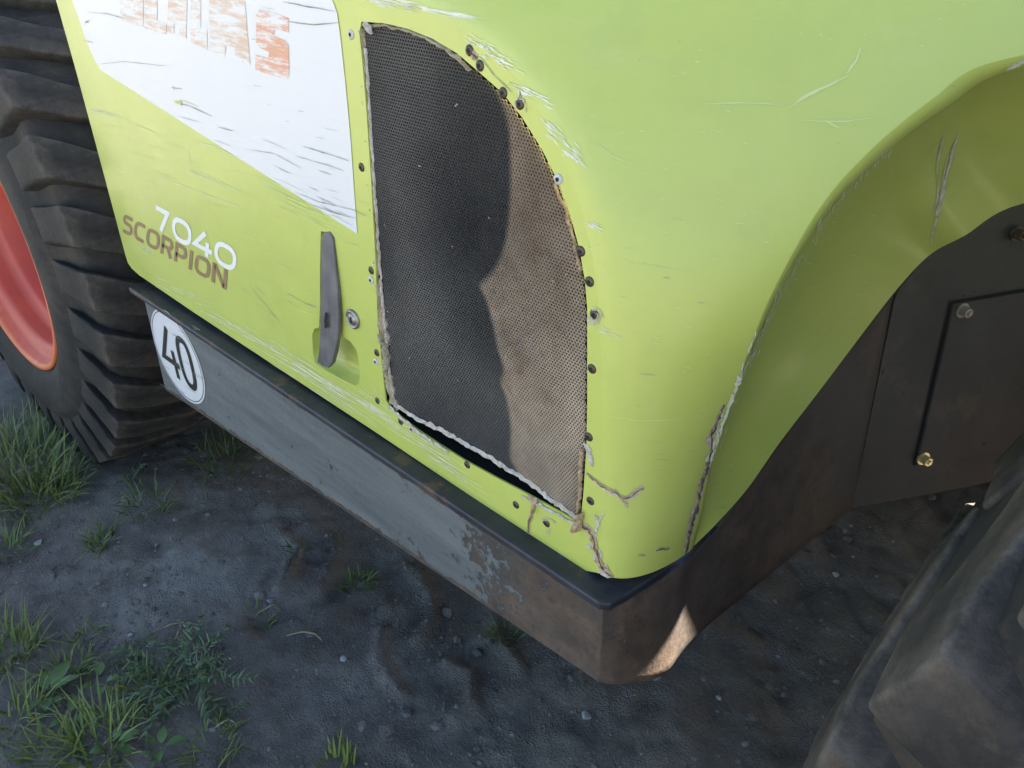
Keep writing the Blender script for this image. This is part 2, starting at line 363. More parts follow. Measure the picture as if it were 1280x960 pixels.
def gz(x, y):
    i = min(max(int(np.searchsorted(gx, x)), 1), nx - 1); j = min(max(int(np.searchsorted(gy, y)), 1), ny - 1)
    return float(GZ[i, j])

# ================================================================== TELEHANDLER
root = bpy.data.objects.new('telehandler', None); COL.objects.link(root); root.location = (-0.85, 1.1, 0)
thing(root, 'worn lime green telehandler with torn engine grille, red rims and rusty side skirt', 'telehandler')
YP = 0.555                                     # plane of the flat side panel
P = lambda px, py: onY(px, py, YP)

# ---- hood shell: flat panel with openings, rounded nose and wheel arch
ridge_pairs = [  # (A on flat panel), (B on arch lip at Y .66), corner fraction, (L lower edge)
    (P(752, 717), onY(866, 686, .66), .85, onX(870, 680, -.294)),
    (P(752, 655), onY(880, 640, .66), .80, onX(898, 652, -.288)),
    (P(752, 590), onY(892, 585, .66), .70, onX(935, 610, -.282)),
    (P(752, 500), onY(914, 520, .66), .60, onX(975, 553, -.272)),
    (P(749, 400), onY(949, 430, .66), .50, onX(1030, 481, -.262)),
    (P(740, 320), onY(985, 350, .665), .42, onX(1085, 408, -.250)),
    (P(718, 235), onY(1040, 262, .685), .36, onX(1125, 357, -.236)),
    (P(690, 170), onY(1110, 190, .705), .30, onX(1163, 318, -.220)),
    (P(660, 118), onY(1200, 122, .735), .26, onX(1205, 295, -.190)),
    (P(625, 73), onY(1280, 78, .765), .24, onX(1280, 254, -.150)),
    (P(585, 40), Vector((-.05, .86, H - .075)), .22, Vector((-.02, 1.10, H - .24))),
    (P(532, 10), Vector((.06, .93, H - .05)), .22, Vector((.15, 1.10, H - .19))),
    (Vector((-.76, YP, H - .060)), Vector((.10, .95, H + .03)), .24, None),
    (Vector((-.95, YP, H - .052)), Vector((-.12, .95, H + .14)), .25, None),
    (Vector((-1.15, YP, H - .050)), Vector((-.5, .95, H + .20)), .25, None),
    (Vector((-1.37, YP, H - .050)), Vector((-.98, .95, H + .22)), .25, None),
    (Vector((-1.592, YP, H - .050)), Vector((-1.592, .95, H + .22)), .25, None)]
NR = 121
A = catmull([p[0] for p in ridge_pairs], NR); B = catmull([p[1] for p in ridge_pairs], NR)
for a in A: a.y = YP
kf = np.interp(np.linspace(0, len(ridge_pairs) - 1, NR), range(len(ridge_pairs)), [p[2] for p in ridge_pairs])
nL = sum(1 for p in ridge_pairs if p[3]); NL = int((nL - 1) / (len(ridge_pairs) - 1) * (NR - 1)) + 1
L = catmull([p[3] for p in ridge_pairs if p[3]], NL)
NS, NI = 24, 18
RX, RZ = np.array([a.x for a in A]), np.array([a.z for a in A])
def nose_y(x, z):
    """upper nose: the skin falls back evenly with distance from the edge of the flat panel"""
    dx, dz = RX[1:] - RX[:-1], RZ[1:] - RZ[:-1]; t = np.clip(((x - RX[:-1]) * dx + (z - RZ[:-1]) * dz) / (dx * dx + dz * dz + 1e-12), 0, 1)
    d = float(np.hypot(x - RX[:-1] - t * dx, z - RZ[:-1] - t * dz).min()); return YP + .95 * (math.sqrt(d * d + .0009) - .03)
def nose_w(z): t = min(1, max(0, (z - H + .42) / .22)); return t * t * (3 - 2 * t)
for i, b in enumerate(B):                        # slide each lip point out along its sight line until it lies on the skin
    d0 = b - Vector((0, 0, H))
    if i * (len(ridge_pairs) - 1) / (NR - 1) <= 11.6:
        for _ in range(12): q = nose_w(b.z); yy = .66 * (1 - q) + nose_y(b.x, b.z) * q; b = Vector((0, 0, H)) + d0 * (yy / d0.y)
    else: q = nose_w(b.z); b = Vector((b.x, b.y * (1 - q) + nose_y(b.x, b.z) * q, b.z))
    B[i] = b
hv, hf = [], []
for i in range(NR):
    a, b = A[i], B[i]; dxz = Vector((b.x - a.x, 0, b.z - a.z))
    k = a + dxz * kf[i]
    c1 = a + (k - a) * 0.62; c2 = k + (b - k) * 0.38
    for s in range(NS):
        t = (1 - (1 - s / (NS - 1)) ** 1.7) * 0.962
        q = a * (1 - t) ** 3 + c1 * 3 * t * (1 - t) ** 2 + c2 * 3 * t * t * (1 - t) + b * t ** 3
        u = nose_w(q.z)
        if u > 0: q.y = q.y * (1 - u) + nose_y(q.x, q.z) * u
        hv.append(q)
    if i < NL:
        l_ = L[i]; span = (l_ - b)
        mid = b.lerp(l_, .36) + Vector((-0.075, .0, 0)) * min(1, span.length / .25)
        for s in range(NI):
            t = 0.06 + 0.94 * (s / (NI - 1)) ** 1.6
            hv.append(b * (1 - t) ** 2 + mid * 2 * t * (1 - t) + l_ * t * t)
    else:
        for s in range(NI): hv.append(b + Vector((0, 0.0005 * s, 0.0)))
W_ = NS + NI
for i in range(NR - 1):
    for s in range(W_ - 1):
        if s >= NS and i + 1 >= NL: continue
        q = i * W_ + s; hf.append((q, q + W_, q + W_ + 1, q + 1))
# flat panel outline + holes
hole_px = [(452, 27), (480, 29), (510, 36), (540, 48), (572, 67), (602, 93), (628, 116), (652, 146), (677, 186), (699, 230), (713, 270), (724, 310), (731, 350), (734, 385),
           (734, 430), (734, 500), (733, 560), (729, 620), (725, 655), (700, 640), (680, 629), (660, 618), (620, 597), (580, 575), (550, 556), (520, 536), (492, 514), (482, 501),
           (477, 450), (472, 400), (469, 320), (464, 230), (458, 140), (453, 80), (449, 40)]
pocket_px = [(401, 289), (409, 290), (416, 297), (420, 312), (421, 333), (424, 375), (427, 420), (438, 427), (446, 438), (449, 455), (450, 470), (448, 480), (444, 482),
             (425, 473), (408, 464), (394, 455), (391, 440), (390, 418), (393, 411), (399, 409), (400, 380), (400, 340)]
def smooth_loop(px, n):
    pts = [P(*p) for p in px]; out = []
    k = len(pts)
    for i in range(k):
        p0, p1, p2, p3 = pts[i - 1], pts[i], pts[(i + 1) % k], pts[(i + 2) % k]
        out.append(p1.copy())
    return out
hole, pocket = smooth_loop(hole_px, 1), smooth_loop(pocket_px, 1)
left_px = [(70, 0), (94, 85), (117, 170), (137, 245), (157, 320), (160, 329), (165, 336), (174, 344)]
bot_px = [(240, 389), (340, 455), (460, 534), (560, 601), (680, 681), (730, 713)]
outline = [v.copy() for v in A] + [P(*p) for p in left_px[:]] + [P(*p) for p in bot_px]
polys = [outline, hole, pocket]
tess = tessellate_polygon([[Vector((v.x, v.z, 0)) for v in pl] for pl in polys])
flat = [v for pl in polys for v in pl]
o0 = len(hv); hv += flat; hf += [tuple(o0 + i for i in t) for t in tess]
def rim_loop(loop, depth, closed=True, taper=0.0):
    """turned-in edge of a fibreglass panel"""
    b0 = len(hv); k = len(loop); c = sum(loop, Vector()) / k
    for dy, sc in ((0, 1.0), (depth * .2, 1 - taper * .6), (depth, 1 - taper)):
        for p in loop: q = c + (p - c) * sc; hv.append(Vector((q.x, p.y + dy, q.z)))
    for r in range(2):
        for i in range(k if closed else k - 1):
            j = (i + 1) % k; hf.append((b0 + r * k + i, b0 + r * k + j, b0 + (r + 1) * k + j, b0 + (r + 1) * k + i))
rim_loop(hole, 0.0025); rim_loop([outline[NR - 1]] + outline[NR:] + [outline[0]], 0.022, False)
hood = part('hood_shell', hv, hf, M_green, root, True)
# pocket behind the handle
pv, pf = [], []; k = len(pocket); cpk = sum(pocket, Vector()) / k
for dy, sc in ((0, 1), (.004, .985), (.016, .95), (.024, .85), (.026, .5)):
    for p in pocket: q = cpk + (p - cpk) * sc; pv.append((q.x, YP + dy, q.z))
for r in range(4):
    for i in range(k): j = (i + 1) % k; pf.append((r * k + i, r * k + j, (r + 1) * k + j, (r + 1) * k + i))
pf.append(tuple(4 * k + i for i in range(k)))
part('handle_pocket', pv, pf, M_green, hood, True)

BV = BVHTree.FromPolygons([tuple(v) for v in hv], hf)
def hit(px, py, bv=BV):
    d = Vector(ray(px, py)).normalized(); loc, nrm, _, dist = bv.ray_cast(Vector((0, 0, H)), d, 20)
    if loc is None: return None, None
    if nrm.dot(d) > 0: nrm = -nrm
    return loc, nrm

class Acc:
    def __init__(s): s.v, s.f = [], []
    def ribbon(s, pts, widths, off=0.0012, bv=BV, jag=0.0):
        """thin strip laid on the bodywork: px points, widths in metres"""
        L_ = []
        for p in pts:
            loc, nrm = hit(*p, bv)
            if loc is None: continue
            L_.append((loc + nrm * off, nrm))
        if len(L_) < 2: return
        b0 = len(s.v)
        for i, (q, nrm) in enumerate(L_):
            t = (L_[min(i + 1, len(L_) - 1)][0] - L_[max(i - 1, 0)][0])
            if t.length < 1e-6: t = Vector((1, 0, 0))
            side = nrm.cross(t.normalized()).normalized(); w_ = widths[i] / 2
            j1, j2 = (1 + jag * random.uniform(-1, 1)), (1 + jag * random.uniform(-1, 1))
            s.v += [q + side * w_ * j1, q - side * w_ * j2]
        for i in range(len(L_) - 1): s.f.append((b0 + 2 * i, b0 + 2 * i + 1, b0 + 2 * i + 3, b0 + 2 * i + 2))
    def streak(s, x0, y0, x1, y1, w_, n=5, wob=0.6, off=0.0012):
        pts, ws = [], []
        for i in range(n):
            t = i / (n - 1); pts.append((x0 + (x1 - x0) * t + random.uniform(-wob, wob), y0 + (y1 - y0) * t + random.uniform(-wob, wob)))
            ws.append(w_ * (math.sin(math.pi * (0.08 + 0.84 * t)) ** 0.7) * random.uniform(.6, 1.3))
        s.ribbon(pts, ws, off)
    def cluster(s, x0, y0, x1, y1, n, ln, slope, spread, w_=0.0009, off=0.0012):
        for _ in range(n):
            t = random.random(); cx, cy = x0 + (x1 - x0) * t + random.gauss(0, spread), y0 + (y1 - y0) * t + random.gauss(0, spread)
            l2 = ln * random.uniform(.25, 1) / 2; sl = slope + random.uniform(-.07, .07)
            s.streak(cx - l2, cy - l2 * sl, cx + l2, cy + l2 * sl, w_ * random.uniform(.4, 1.5), 4, .4, off)
    def done(s, name, m, parent, stuff=False, label=None):
        if not s.f: return None
        o = part(name, s.v, s.f, m, parent)
        if stuff: o['kind'] = 'stuff'
        if label: o['label'] = label
        return o
def dense(pts, step=5, jit=1.2):
    out = []
    for (x0, y0), (x1, y1) in zip(pts[:-1], pts[1:]):
        n = max(1, int(math.hypot(x1 - x0, y1 - y0) / step))
        for i in range(n): t = i / n; out.append((x0 + (x1 - x0) * t + random.uniform(-jit, jit), y0 + (y1 - y0) * t + random.uniform(-jit, jit)))
    out.append(pts[-1]); return out

# ---- white decal
dec_px = [(91, 0), (99, 23), (107, 47), (113, 62), (119, 75), (127, 88), (138, 95), (150, 102.5), (447, 292),
          (446, 275), (443, 235), (439, 175), (432, 100), (426, 45), (422, 16), (416, 0)]
DY = -0.0008
dv = [P(*p) + Vector((0, DY, 0)) for p in dec_px]
dv += [Vector((dv[-1].x - .01, YP + DY, H - .062)), Vector((dv[0].x - .015, YP + DY, H - .062))]
dt = tessellate_polygon([[Vector((v.x, v.z, 0)) for v in dv]])
decal = part('white_decal', dv, [tuple(t) for t in dt], M_white, hood)

# ---- lettering: flat strokes mapped onto a quad of the panel
def strokes_mesh(name, glyphs, quad, plane, off, m, parent, sw):
    """glyphs: list of (x0, width, strokes) in a unit line of text; quad px: TL, TR, BR, BL"""
    TL, TR, BR, BL = [plane(*q) for q in quad]
    V, Fc = [], []; layer = 0
    def mp(u, v): return TL.lerp(TR, u).lerp(BL.lerp(BR, u), 1 - v)
    for gx0, gw, st in glyphs:
        for pts, wid in st:
            layer += 1
            asp = (TR - TL).length / max((TL - BL).length, 1e-6)
            closed = pts[0] == pts[-1]
            Q = [Vector(((gx0 + x * gw) * asp, y)) for x, y in pts]
            n = len(Q); b0 = len(V)
            for i in range(n):
                if closed: d1, d2 = Q[i] - Q[i - 1 if i else n - 2], Q[(i + 1) if i < n - 1 else 1] - Q[i]
                else:
                    d1 = Q[i] - Q[i - 1] if i else Q[1] - Q[0]; d2 = Q[i + 1] - Q[i] if i < n - 1 else Q[-1] - Q[-2]
                n1, n2 = Vector((-d1.y, d1.x)).normalized(), Vector((-d2.y, d2.x)).normalized()
                nn = (n1 + n2); nn = nn.normalized() if nn.length > 1e-4 else n1
                hw = sw * wid / 2 / max(.45, nn.dot(n1))
                for sgn in (1, -1):
                    q = Q[i] + nn * hw * sgn; p = mp(q.x / asp, q.y)
                    V.append(p + Vector((0, off - 0.00002 * layer, 0)))
            for i in range(n - 1): Fc.append((b0 + 2 * i, b0 + 2 * i + 1, b0 + 2 * i + 3, b0 + 2 * i + 2))
    return part(name, V, Fc, m, parent)
def arc(cx, cy, rx, ry, a0, a1, n=8): return [(cx + rx * math.cos(math.radians(a0 + (a1 - a0) * i / n)), cy + ry * math.sin(math.radians(a0 + (a1 - a0) * i / n))) for i in range(n + 1)]
def sq(cx, cy, rx, ry, n=28, p=3.0):
    o = []
    for i in range(n + 1):
        a = 2 * math.pi * i / n; c, s_ = math.cos(a), math.sin(a)
        o.append((cx + rx * math.copysign(abs(c) ** (2 / p), c), cy + ry * math.copysign(abs(s_) ** (2 / p), s_)))
    o[-1] = o[0]; return o
i_ = 0.09
GL = {
 'S': [([(0.92, 1 - i_), (.3, 1 - i_)] + arc(.3, .74, .21, .17, 90, 270, 6)[1:] + [(.7, .53)] + arc(.7, .30, .21, .2, 90, -90, 6)[1:] + [(.06, i_)], 1)],
 'C': [([(.95, 1 - i_), (.42, 1 - i_)] + arc(.42, .5, .33, .41, 90, 270, 10)[1:] + [(.95, i_)], 1)],
 'O': [(sq(.5, .5, .41, .41), 1)],
 'R': [([(.1, 0), (.1, 1 - i_), (.65, 1 - i_)] + arc(.65, .69, .22, .22, 90, -90, 6)[1:] + [(.1, .47)], 1), ([(.55, .45), (.88, 0)], 1.1)],
 'P': [([(.1, 0), (.1, 1 - i_), (.65, 1 - i_)] + arc(.65, .66, .22, .25, 90, -90, 6)[1:] + [(.1, .41)], 1)],
 'I': [([(.5, 0), (.5, 1)], 1)],
 'N': [([(.1, 0), (.1, .92), (.18, .92), (.82, .08), (.9, .08), (.9, 1)], 1)],
 '7': [([(0, .91), (.85, .91), (.28, 0)], 1)],
 '0': [(sq(.5, .5, .42, .42, 28, 2.5), 1)],
 '4': [([(.62, .98), (.05, .30), (1, .30)], 1), ([(.74, .62), (.74, 0)], 1)]}
word = [('S', .84), ('C', .9), ('O', 1.05), ('R', .92), ('P', .88), ('I', .3), ('O', 1.05), ('N', .98)]
tot = sum(b for _, b in word) + .16 * 7; x = 0; gl = []
for ch, wd in word: gl.append((x / tot, wd / tot, GL[ch])); x += wd + .16
strokes_mesh('bronze_lettering', gl, [(155.5, 267), (284.5, 337.5), (283, 362), (153, 289.5)], P, -.0007, M_brown_txt, hood, .19)
word = [('7', .85), ('0', 1.12), ('4', 1.0), ('0', 1.12)]; tot = sum(b for _, b in word) + .13 * 3; x = 0; gl = []
for ch, wd in word: gl.append((x / tot, wd / tot, GL[ch])); x += wd + .13
strokes_mesh('white_lettering', gl, [(195, 256), (297.5, 313), (294.5, 341.5), (196.5, 286)], P, -.0007, M_white_txt, hood, .20)
# big worn logo letters (their tops run out of the photograph)
def block(name, polys_, m):
    V, Fc = [], []
    for k_, pl in enumerate(polys_):
        v = [P(*p) + Vector((0, -.0013 - .00003 * k_, 0)) for p in pl]; t = tessellate_polygon([[Vector((q.x, q.z, 0)) for q in v]])
        b0 = len(V); V += v; Fc += [tuple(b0 + i for i in tt) for tt in t]
    return part(name, V, Fc, m, decal)
cr = lambda x_, y_: (60 + x_ / 3.2, y_ / 3.2)
block('logo_letter', [[cr(*q) for q in ((297, -60), (345, -72), (383, -50), (385, 0), (384, 104), (345, 100), (296, 82), (290, 30))]], M_red1)
block('logo_letter', [[cr(*q) for q in ((392, -60), (440, -48), (440, 80), (478, 95), (476, 138), (440, 132), (388, 112))]], M_red1)
block('logo_letter', [[cr(*q) for q in ((484, -20), (560, 0), (556, 152), (527, 140), (527, 100), (507, 95), (507, 136), (480, 128))]], M_red1)
block('logo_letter', [[cr(*q) for q in ((576, -10), (614, 0), (614, 110), (640, 118), (640, 200), (612, 184), (574, 170))]], M_red1)
block('logo_letter', [[cr(*q) for q in ((648, 0), (790, 0), (812, 258), (748, 236), (752, 190), (716, 178), (711, 224), (650, 204))]], M_red1)
block('logo_letter', [[cr(*q) for q in ((846, 38), (868, 38), (967, 72), (966, 130), (910, 112), (906, 142), (950, 160), (966, 182), (968, 300), (958, 316), (928, 308), (832, 280), (833, 218), (884, 232), (888, 208), (850, 190), (836, 168), (836, 60))]], M_red2)

# ---- scratches and scuffs
sw_, sy_, sdk, stn = Acc(), Acc(), Acc(), Acc()
sw_.cluster(470, 0, 592, 22, 46, 45, .19, 2.2); sw_.cluster(590, 45, 645, 88, 60, 16, .45, 4.5); sw_.cluster(680, 150, 722, 200, 55, 13, 1.0, 4.5)
sw_.cluster(648, 108, 682, 128, 22, 22, .45, 4); sw_.cluster(734, 279, 752, 287, 16, 10, .5, 2); sw_.cluster(735, 405, 775, 420, 14, 18, .35, 3, .0005)
sw_.cluster(108, 136, 142, 143, 14, 26, .12, 1); sw_.cluster(345, 440, 470, 520, 60, 60, .62, 6); sw_.cluster(270, 395, 350, 440, 34, 40, .52, 4)
sw_.cluster(450, 495, 600, 612, 50, 60, .62, 4, .0008); sw_.cluster(185, 345, 260, 380, 26, 20, .4, 5, .0008); sw_.cluster(180, 310, 190, 318, 12, 12, .4, 2)
sw_.cluster(470, 330, 474, 350, 6, 6, .5, 3); sw_.cluster(468, 485, 480, 498, 10, 10, 1, 4, .0008)
for pts in ([(234, 180), (236, 194), (237, 208)], [(236, 211), (255, 218), (280, 230), (300, 240)], [(238, 214), (262, 224), (288, 238)], [(218, 228), (250, 240), (298, 258)], [(252, 179), (272, 184), (292, 195)],
            [(200, 220), (212, 224)], [(168, 245), (185, 248)], [(150, 214), (158, 216)], [(180, 226), (192, 231)]):
    sw_.ribbon(dense(pts, 8, .5), [.0008 * random.uniform(.5, 1.6) for _ in dense(pts, 8, .5)][:len(dense(pts, 8, .5))], .0012)
sy_.cluster(330, 225, 415, 290, 40, 45, .5, 8, .0006); sy_.cluster(180, 160, 420, 400, 26, 40, .35, 22, .0005); sy_.cluster(790, 120, 1100, 330, 16, 8, .3, 40, .0008)
sy_.cluster(880, 50, 1180, 60, 10, 5, .3, 30, .0008); sy_.cluster(770, 300, 930, 600, 18, 12, .2, 20, .0006)
sdk.cluster(280, 330, 410, 480, 14, 36, .75, 12, .0005); sdk.cluster(780, 480, 900, 640, 10, 24, .1, 20, .0004)
for pts, wd in (([(360, 367), (388, 381), (402, 386)], .0010), ([(313, 357), (330, 378), (348, 400)], .0008), ([(600, 70), (615, 90), (640, 115)], .001)):
    d_ = dense(pts, 6, .5); sdk.ribbon(d_, [wd * random.uniform(.5, 1.4) for _ in d_])
OD = .0022
def dline(pts, wd, acc=sdk):
    d_ = dense(pts, 6, .35); acc.ribbon(d_, [wd * random.uniform(.4, 1.3) * (math.sin(math.pi * (i + .5) / len(d_)) ** .5) for i in range(len(d_))], OD)
for pts, wd in (([(112, 15), (135, 17), (165, 25)], .0008), ([(125, 80), (155, 77), (210, 82)], .0007), ([(355, 2), (385, 8), (420, 14)], .0013), ([(362, 27), (395, 31), (424, 28)], .0012),
                ([(222, 127), (245, 135), (266, 145)], .001), ([(216, 109), (230, 111)], .0008), ([(275, 159), (293, 163)], .0009), ([(380, 182), (410, 192), (438, 201)], .0011),
                ([(310, 186), (345, 192), (378, 210)], .0008), ([(372, 195), (400, 203), (432, 213)], .0007), ([(390, 255), (420, 266), (445, 272)], .0011), ([(340, 205), (366, 217)], .0007),
                ([(105, 50), (118, 53)], .0008), ([(108, 28), (112, 26)], .0025), ([(400, 213), (415, 218)], .0008), ([(225, 145), (250, 152)], .0006), ([(270, 175), (290, 182)], .0006),
                ([(370, 240), (400, 252), (444, 262)], .0008), ([(330, 174), (360, 186)], .0006)): dline(pts, wd)
sdk.cluster(300, 20, 440, 280, 14, 20, .3, 25, .0004, OD); sdk.cluster(385, 240, 440, 275, 10, 26, .42, 6, .0006, OD)
sgc = Acc()
for pts, wd in (([(220, 127), (228, 129)], .008), ([(226, 124), (250, 133)], .001), ([(217, 107), (219, 112)], .003)): dline(pts, wd, sgc)
sgc.done('scrape', M_green, decal, True)
for pts, wd in (([(1179, 168), (1174, 185), (1170, 210)], .0028), ([(1170, 212), (1172, 240), (1168, 262)], .002), ([(1198, 164), (1190, 190), (1183, 215), (1177, 245), (1170, 270), (1164, 307)], .0052), ([(1186, 190), (1180, 215), (1174, 250)], .002), ([(1162, 195), (1172, 180), (1178, 168)], .0010)):
    d_ = dense(pts, 7, .8); stn.ribbon(d_, [wd * random.uniform(.6, 1.2) * (math.sin(math.pi * (i + .6) / (len(d_) + .2)) ** .6) for i in range(len(d_))], .0012, jag=.4)
for _ in range(170):                                              # worn arch lip
    t = random.random() ** 1.4; x_, y_ = 888 + (1112 - 888) * t, 0
    y_ = np.interp(x_, [862, 885, 908, 945, 985, 1040, 1110], [688, 585, 520, 430, 350, 262, 190])
    q = random.gauss(-2, 2.5); sw_.streak(x_ + q, y_ + 2, x_ + q + random.uniform(1, 5), y_ - random.uniform(3, 12), .0014 * random.uniform(.4, 1.5) * (1.6 - t), 4, .8)
dl = dense([(893, 556), (908, 520), (925, 475), (945, 431), (965, 388), (984, 352)], 4, 1.0)
sw_.ribbon([(x_ - 2, y_) for x_, y_ in dl], [.0075 * random.uniform(.3, 1.4) * math.sin(math.pi * (i + 1) / (len(dl) + 1)) for i in range(len(dl))], .0013, jag=.5)
sw_.cluster(1262, 84, 1279, 76, 18, 16, -.5, 1.5, .0022)
for pts, wd in (([(1060, 95), (1040, 105), (1010, 118), (985, 135)], .0035), ([(1075, 60), (1070, 75), (1058, 92)], .003), ([(880, 130), (925, 128), (980, 131)], .0012), ([(1000, 150), (1050, 152), (1090, 148)], .0012), ([(1030, 150), (1048, 160)], .002),
                ([(740, 175), (765, 195), (790, 205)], .001), ([(800, 330), (850, 338)], .001), ([(760, 520), (800, 526), (850, 524)], .0007)):
    d_ = dense(pts, 8, .6); sy_.ribbon(d_, [wd * random.uniform(.5, 1.2) * math.sin(math.pi * (i + .6) / (len(d_) + .2)) for i in range(len(d_))], .0008)
sdk.cluster(760, 80, 1150, 120, 7, 7, .3, 40, .0004); sdk.cluster(780, 300, 960, 560, 14, 12, .1, 30, .0004); sy_.cluster(760, 130, 1060, 380, 40, 14, .25, 50, .0005)
sw_.done('white_scratches', M_scr_w, hood, True); sy_.done('pale_scratches', M_scr_y, hood, True); sdk.done('dark_scratches', M_scr_d, hood, True); stn.done('tan_scrape', M_scr_t, hood, True)

# ---- cracks in the fibreglass
def crack(pts, wpx, deep=.5, mid=M_fibre, pale=True):
    d_ = dense(pts, 3.5, 1.0); n = len(d_); k_ = wpx * 0.00095
    prof = [k_ * (math.sin(math.pi * (i + .8) / (n + .6)) ** .35) * random.uniform(.6, 1.35) for i in range(n)]
    if pale:
        a = Acc(); a.ribbon([(x_ + random.uniform(-1, 1), y_ + random.uniform(-1, 1)) for x_, y_ in d_], [p_ * random.uniform(.7, 1.9) for p_ in prof], .0007, jag=.6); a.done('chipped_edge', M_fibre_p, hood)
    a = Acc(); a.ribbon(d_, [p_ * .85 for p_ in prof], .0010, jag=.7); a.done('crack', mid, hood)
    if deep:
        a = Acc(); a.ribbon([(x_ + random.uniform(-.6, 1.4), y_) for x_, y_ in d_], [p_ * deep * random.uniform(.4, 1.3) for p_ in prof], .0013, jag=.7); a.done('crack_core', M_fibre_d, hood)
crack([(664, 620), (667, 636), (663, 650), (660, 667)], 7, .35, pale=False)
crack([(724, 656), (737, 662), (743, 676), (746, 692), (751, 706), (762, 718), (772, 726)], 11, .3)
crack([(733, 591), (745, 600), (755, 609), (768, 615), (778, 622), (788, 620), (797, 612), (804, 611)], 6, .25)
crack([(779, 622), (782, 633)], 4, 0)
crack([(856, 692), (861, 670), (864, 650), (872, 628), (876, 605), (884, 585), (888, 560), (888, 545), (896, 525), (904, 505)], 7, .5)
crack([(857, 690), (862, 660), (872, 632)], 9, .5)
crack([(733, 556), (738, 570), (739, 582)], 6, 0, M_fibre_p)
crack([(744, 642), (748, 655), (742, 668)], 5, 0, M_fibre_p, False)
crack([(750, 652), (754, 640)], 3, 0, M_fibre_p, False)
crack([(820, 687), (836, 685)], 3, .4); crack([(797, 694), (806, 694)], 2, 0)
crack([(886, 545), (884, 552)], 6, 0, M_fibre_p, False)
crack([(590, 66), (596, 72)], 5, .5); crack([(650, 112), (649, 128)], 3, .3, M_fibre_p)

# ---- rivets
rv = bmesh.new(); bmesh.ops.create_uvsphere(rv, u_segments=14, v_segments=7, radius=1)
for v in rv.verts: v.co = Vector((v.co.x * .0056, v.co.z * -.0019 if v.co.z > 0 else 0, v.co.y * .0056))
rme = bpy.data.meshes.new('rivet'); rv.to_mesh(rme); rv.free(); rme.materials.append(M_rivet); rme.polygons.foreach_set('use_smooth', [True] * len(rme.polygons))
rmw = rme.copy(); rmw.materials.clear(); rmw.materials.append(M_rivet_w)
pin = bmesh.new(); bmesh.ops.create_circle(pin, cap_ends=True, radius=.0022, segments=10)
for v in pin.verts: v.co = Vector((v.co.x, -.0021, v.co.y))
pme = bpy.data.meshes.new('rivet_pin'); pin.to_mesh(pme); pin.free(); pme.materials.append(M_black)
for px, py, wh in ((439, 43, 1), (452, 209, 0), (464, 338, 0), (464, 350, 1), (471, 441, 0), (470, 452, 1), (472, 501, 0), (501, 527, 0), (515, 536, 1), (584, 581, 0), (645, 631, 0), (683, 654, 0), (738, 626, 0),
                   (736, 546, 0), (740, 461, 0), (743, 393, 0), (737, 352, 0), (726, 314, 0), (698, 224, 1), (629, 116, 0), (600, 82, 0), (650, 130, 0), (587, 63, 0)):
    loc, nrm = hit(px, py)
    o = link('rivet', rmw if wh else rme, None, hood); q = link('rivet_pin', pme, None, hood)
    for z in (o, q): z.location = Vector(z.location) + P(px, py)
# rust stains and worn halo around some rivets
halo = Acc()
for px, py in ((683, 654), (743, 393), (650, 130), (743, 392)):
    for _ in range(12):
        a = random.uniform(0, 6.28); r = random.uniform(4, 9); halo.streak(px + r * math.cos(a), py + r * math.sin(a), px + r * 1.4 * math.cos(a + .6), py + r * 1.4 * math.sin(a + .6) + 3, .0014, 4)
halo.done('rivet_stain', M_scr_t, hood, True)

# ---- perforated screen in the grille opening
scr_px = [(456, 31), (482, 33), (510, 39), (540, 51), (571, 70), (600, 95), (626, 118), (650, 148), (675, 188), (697, 231), (711, 271), (722, 311), (729, 350), (732, 385),
          (732, 430), (732, 500), (731, 560), (727, 620), (722, 645), (690, 622), (660, 600), (600, 564), (560, 541), (520, 521), (500, 509), (493, 498),
          (487, 460), (482, 400), (476, 320), (469, 230), (462, 140), (457, 80), (455, 45)]
YS = YP + 0.0045
sp = [onY(x_, y_, YS) for x_, y_ in scr_px]
SX, SZ = np.array([p.x for p in sp]), np.array([p.z for p in sp])
def inside(px_, pz_, XX, ZZ):
    c = False; j = len(XX) - 1
    for i in range(len(XX)):
        if (ZZ[i] > pz_) != (ZZ[j] > pz_) and px_ < (XX[j] - XX[i]) * (pz_ - ZZ[i]) / (ZZ[j] - ZZ[i]) + XX[i]: c = not c
        j = i
    return c
brown_px = [(598, 80), (617, 110), (633, 152), (637, 199), (636, 262), (630, 305), (622, 328), (612, 344), (599, 357), (607, 376), (615, 405), (622, 438), (629, 463), (626, 480), (632, 497), (638, 530), (638, 572), (646, 590), (660, 640)]  # the screen turns browner to the right of this outline
brown_px = [(p.x, p.y) for p in catmull([Vector((x_, y_, 0)) for x_, y_ in brown_px], 90)] + [(760, 700), (760, 60)]
dp = [onY(x_, y_, YS) for x_, y_ in brown_px]; DX, DZ = np.array([p.x for p in dp]), np.array([p.z for p in dp])
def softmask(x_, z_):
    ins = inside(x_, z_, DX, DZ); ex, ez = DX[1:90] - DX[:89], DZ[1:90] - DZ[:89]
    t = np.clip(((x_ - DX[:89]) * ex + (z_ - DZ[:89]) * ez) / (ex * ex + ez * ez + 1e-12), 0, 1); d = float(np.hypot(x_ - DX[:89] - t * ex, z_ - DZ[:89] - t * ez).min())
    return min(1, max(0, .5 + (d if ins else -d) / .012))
pitch = 0.0040; rowh = pitch * .866; R_o = pitch / math.sqrt(3); R_i = R_o * .70
mv, mf, du, key = [], [], [], {}
r0 = 0; z_ = SZ.min()
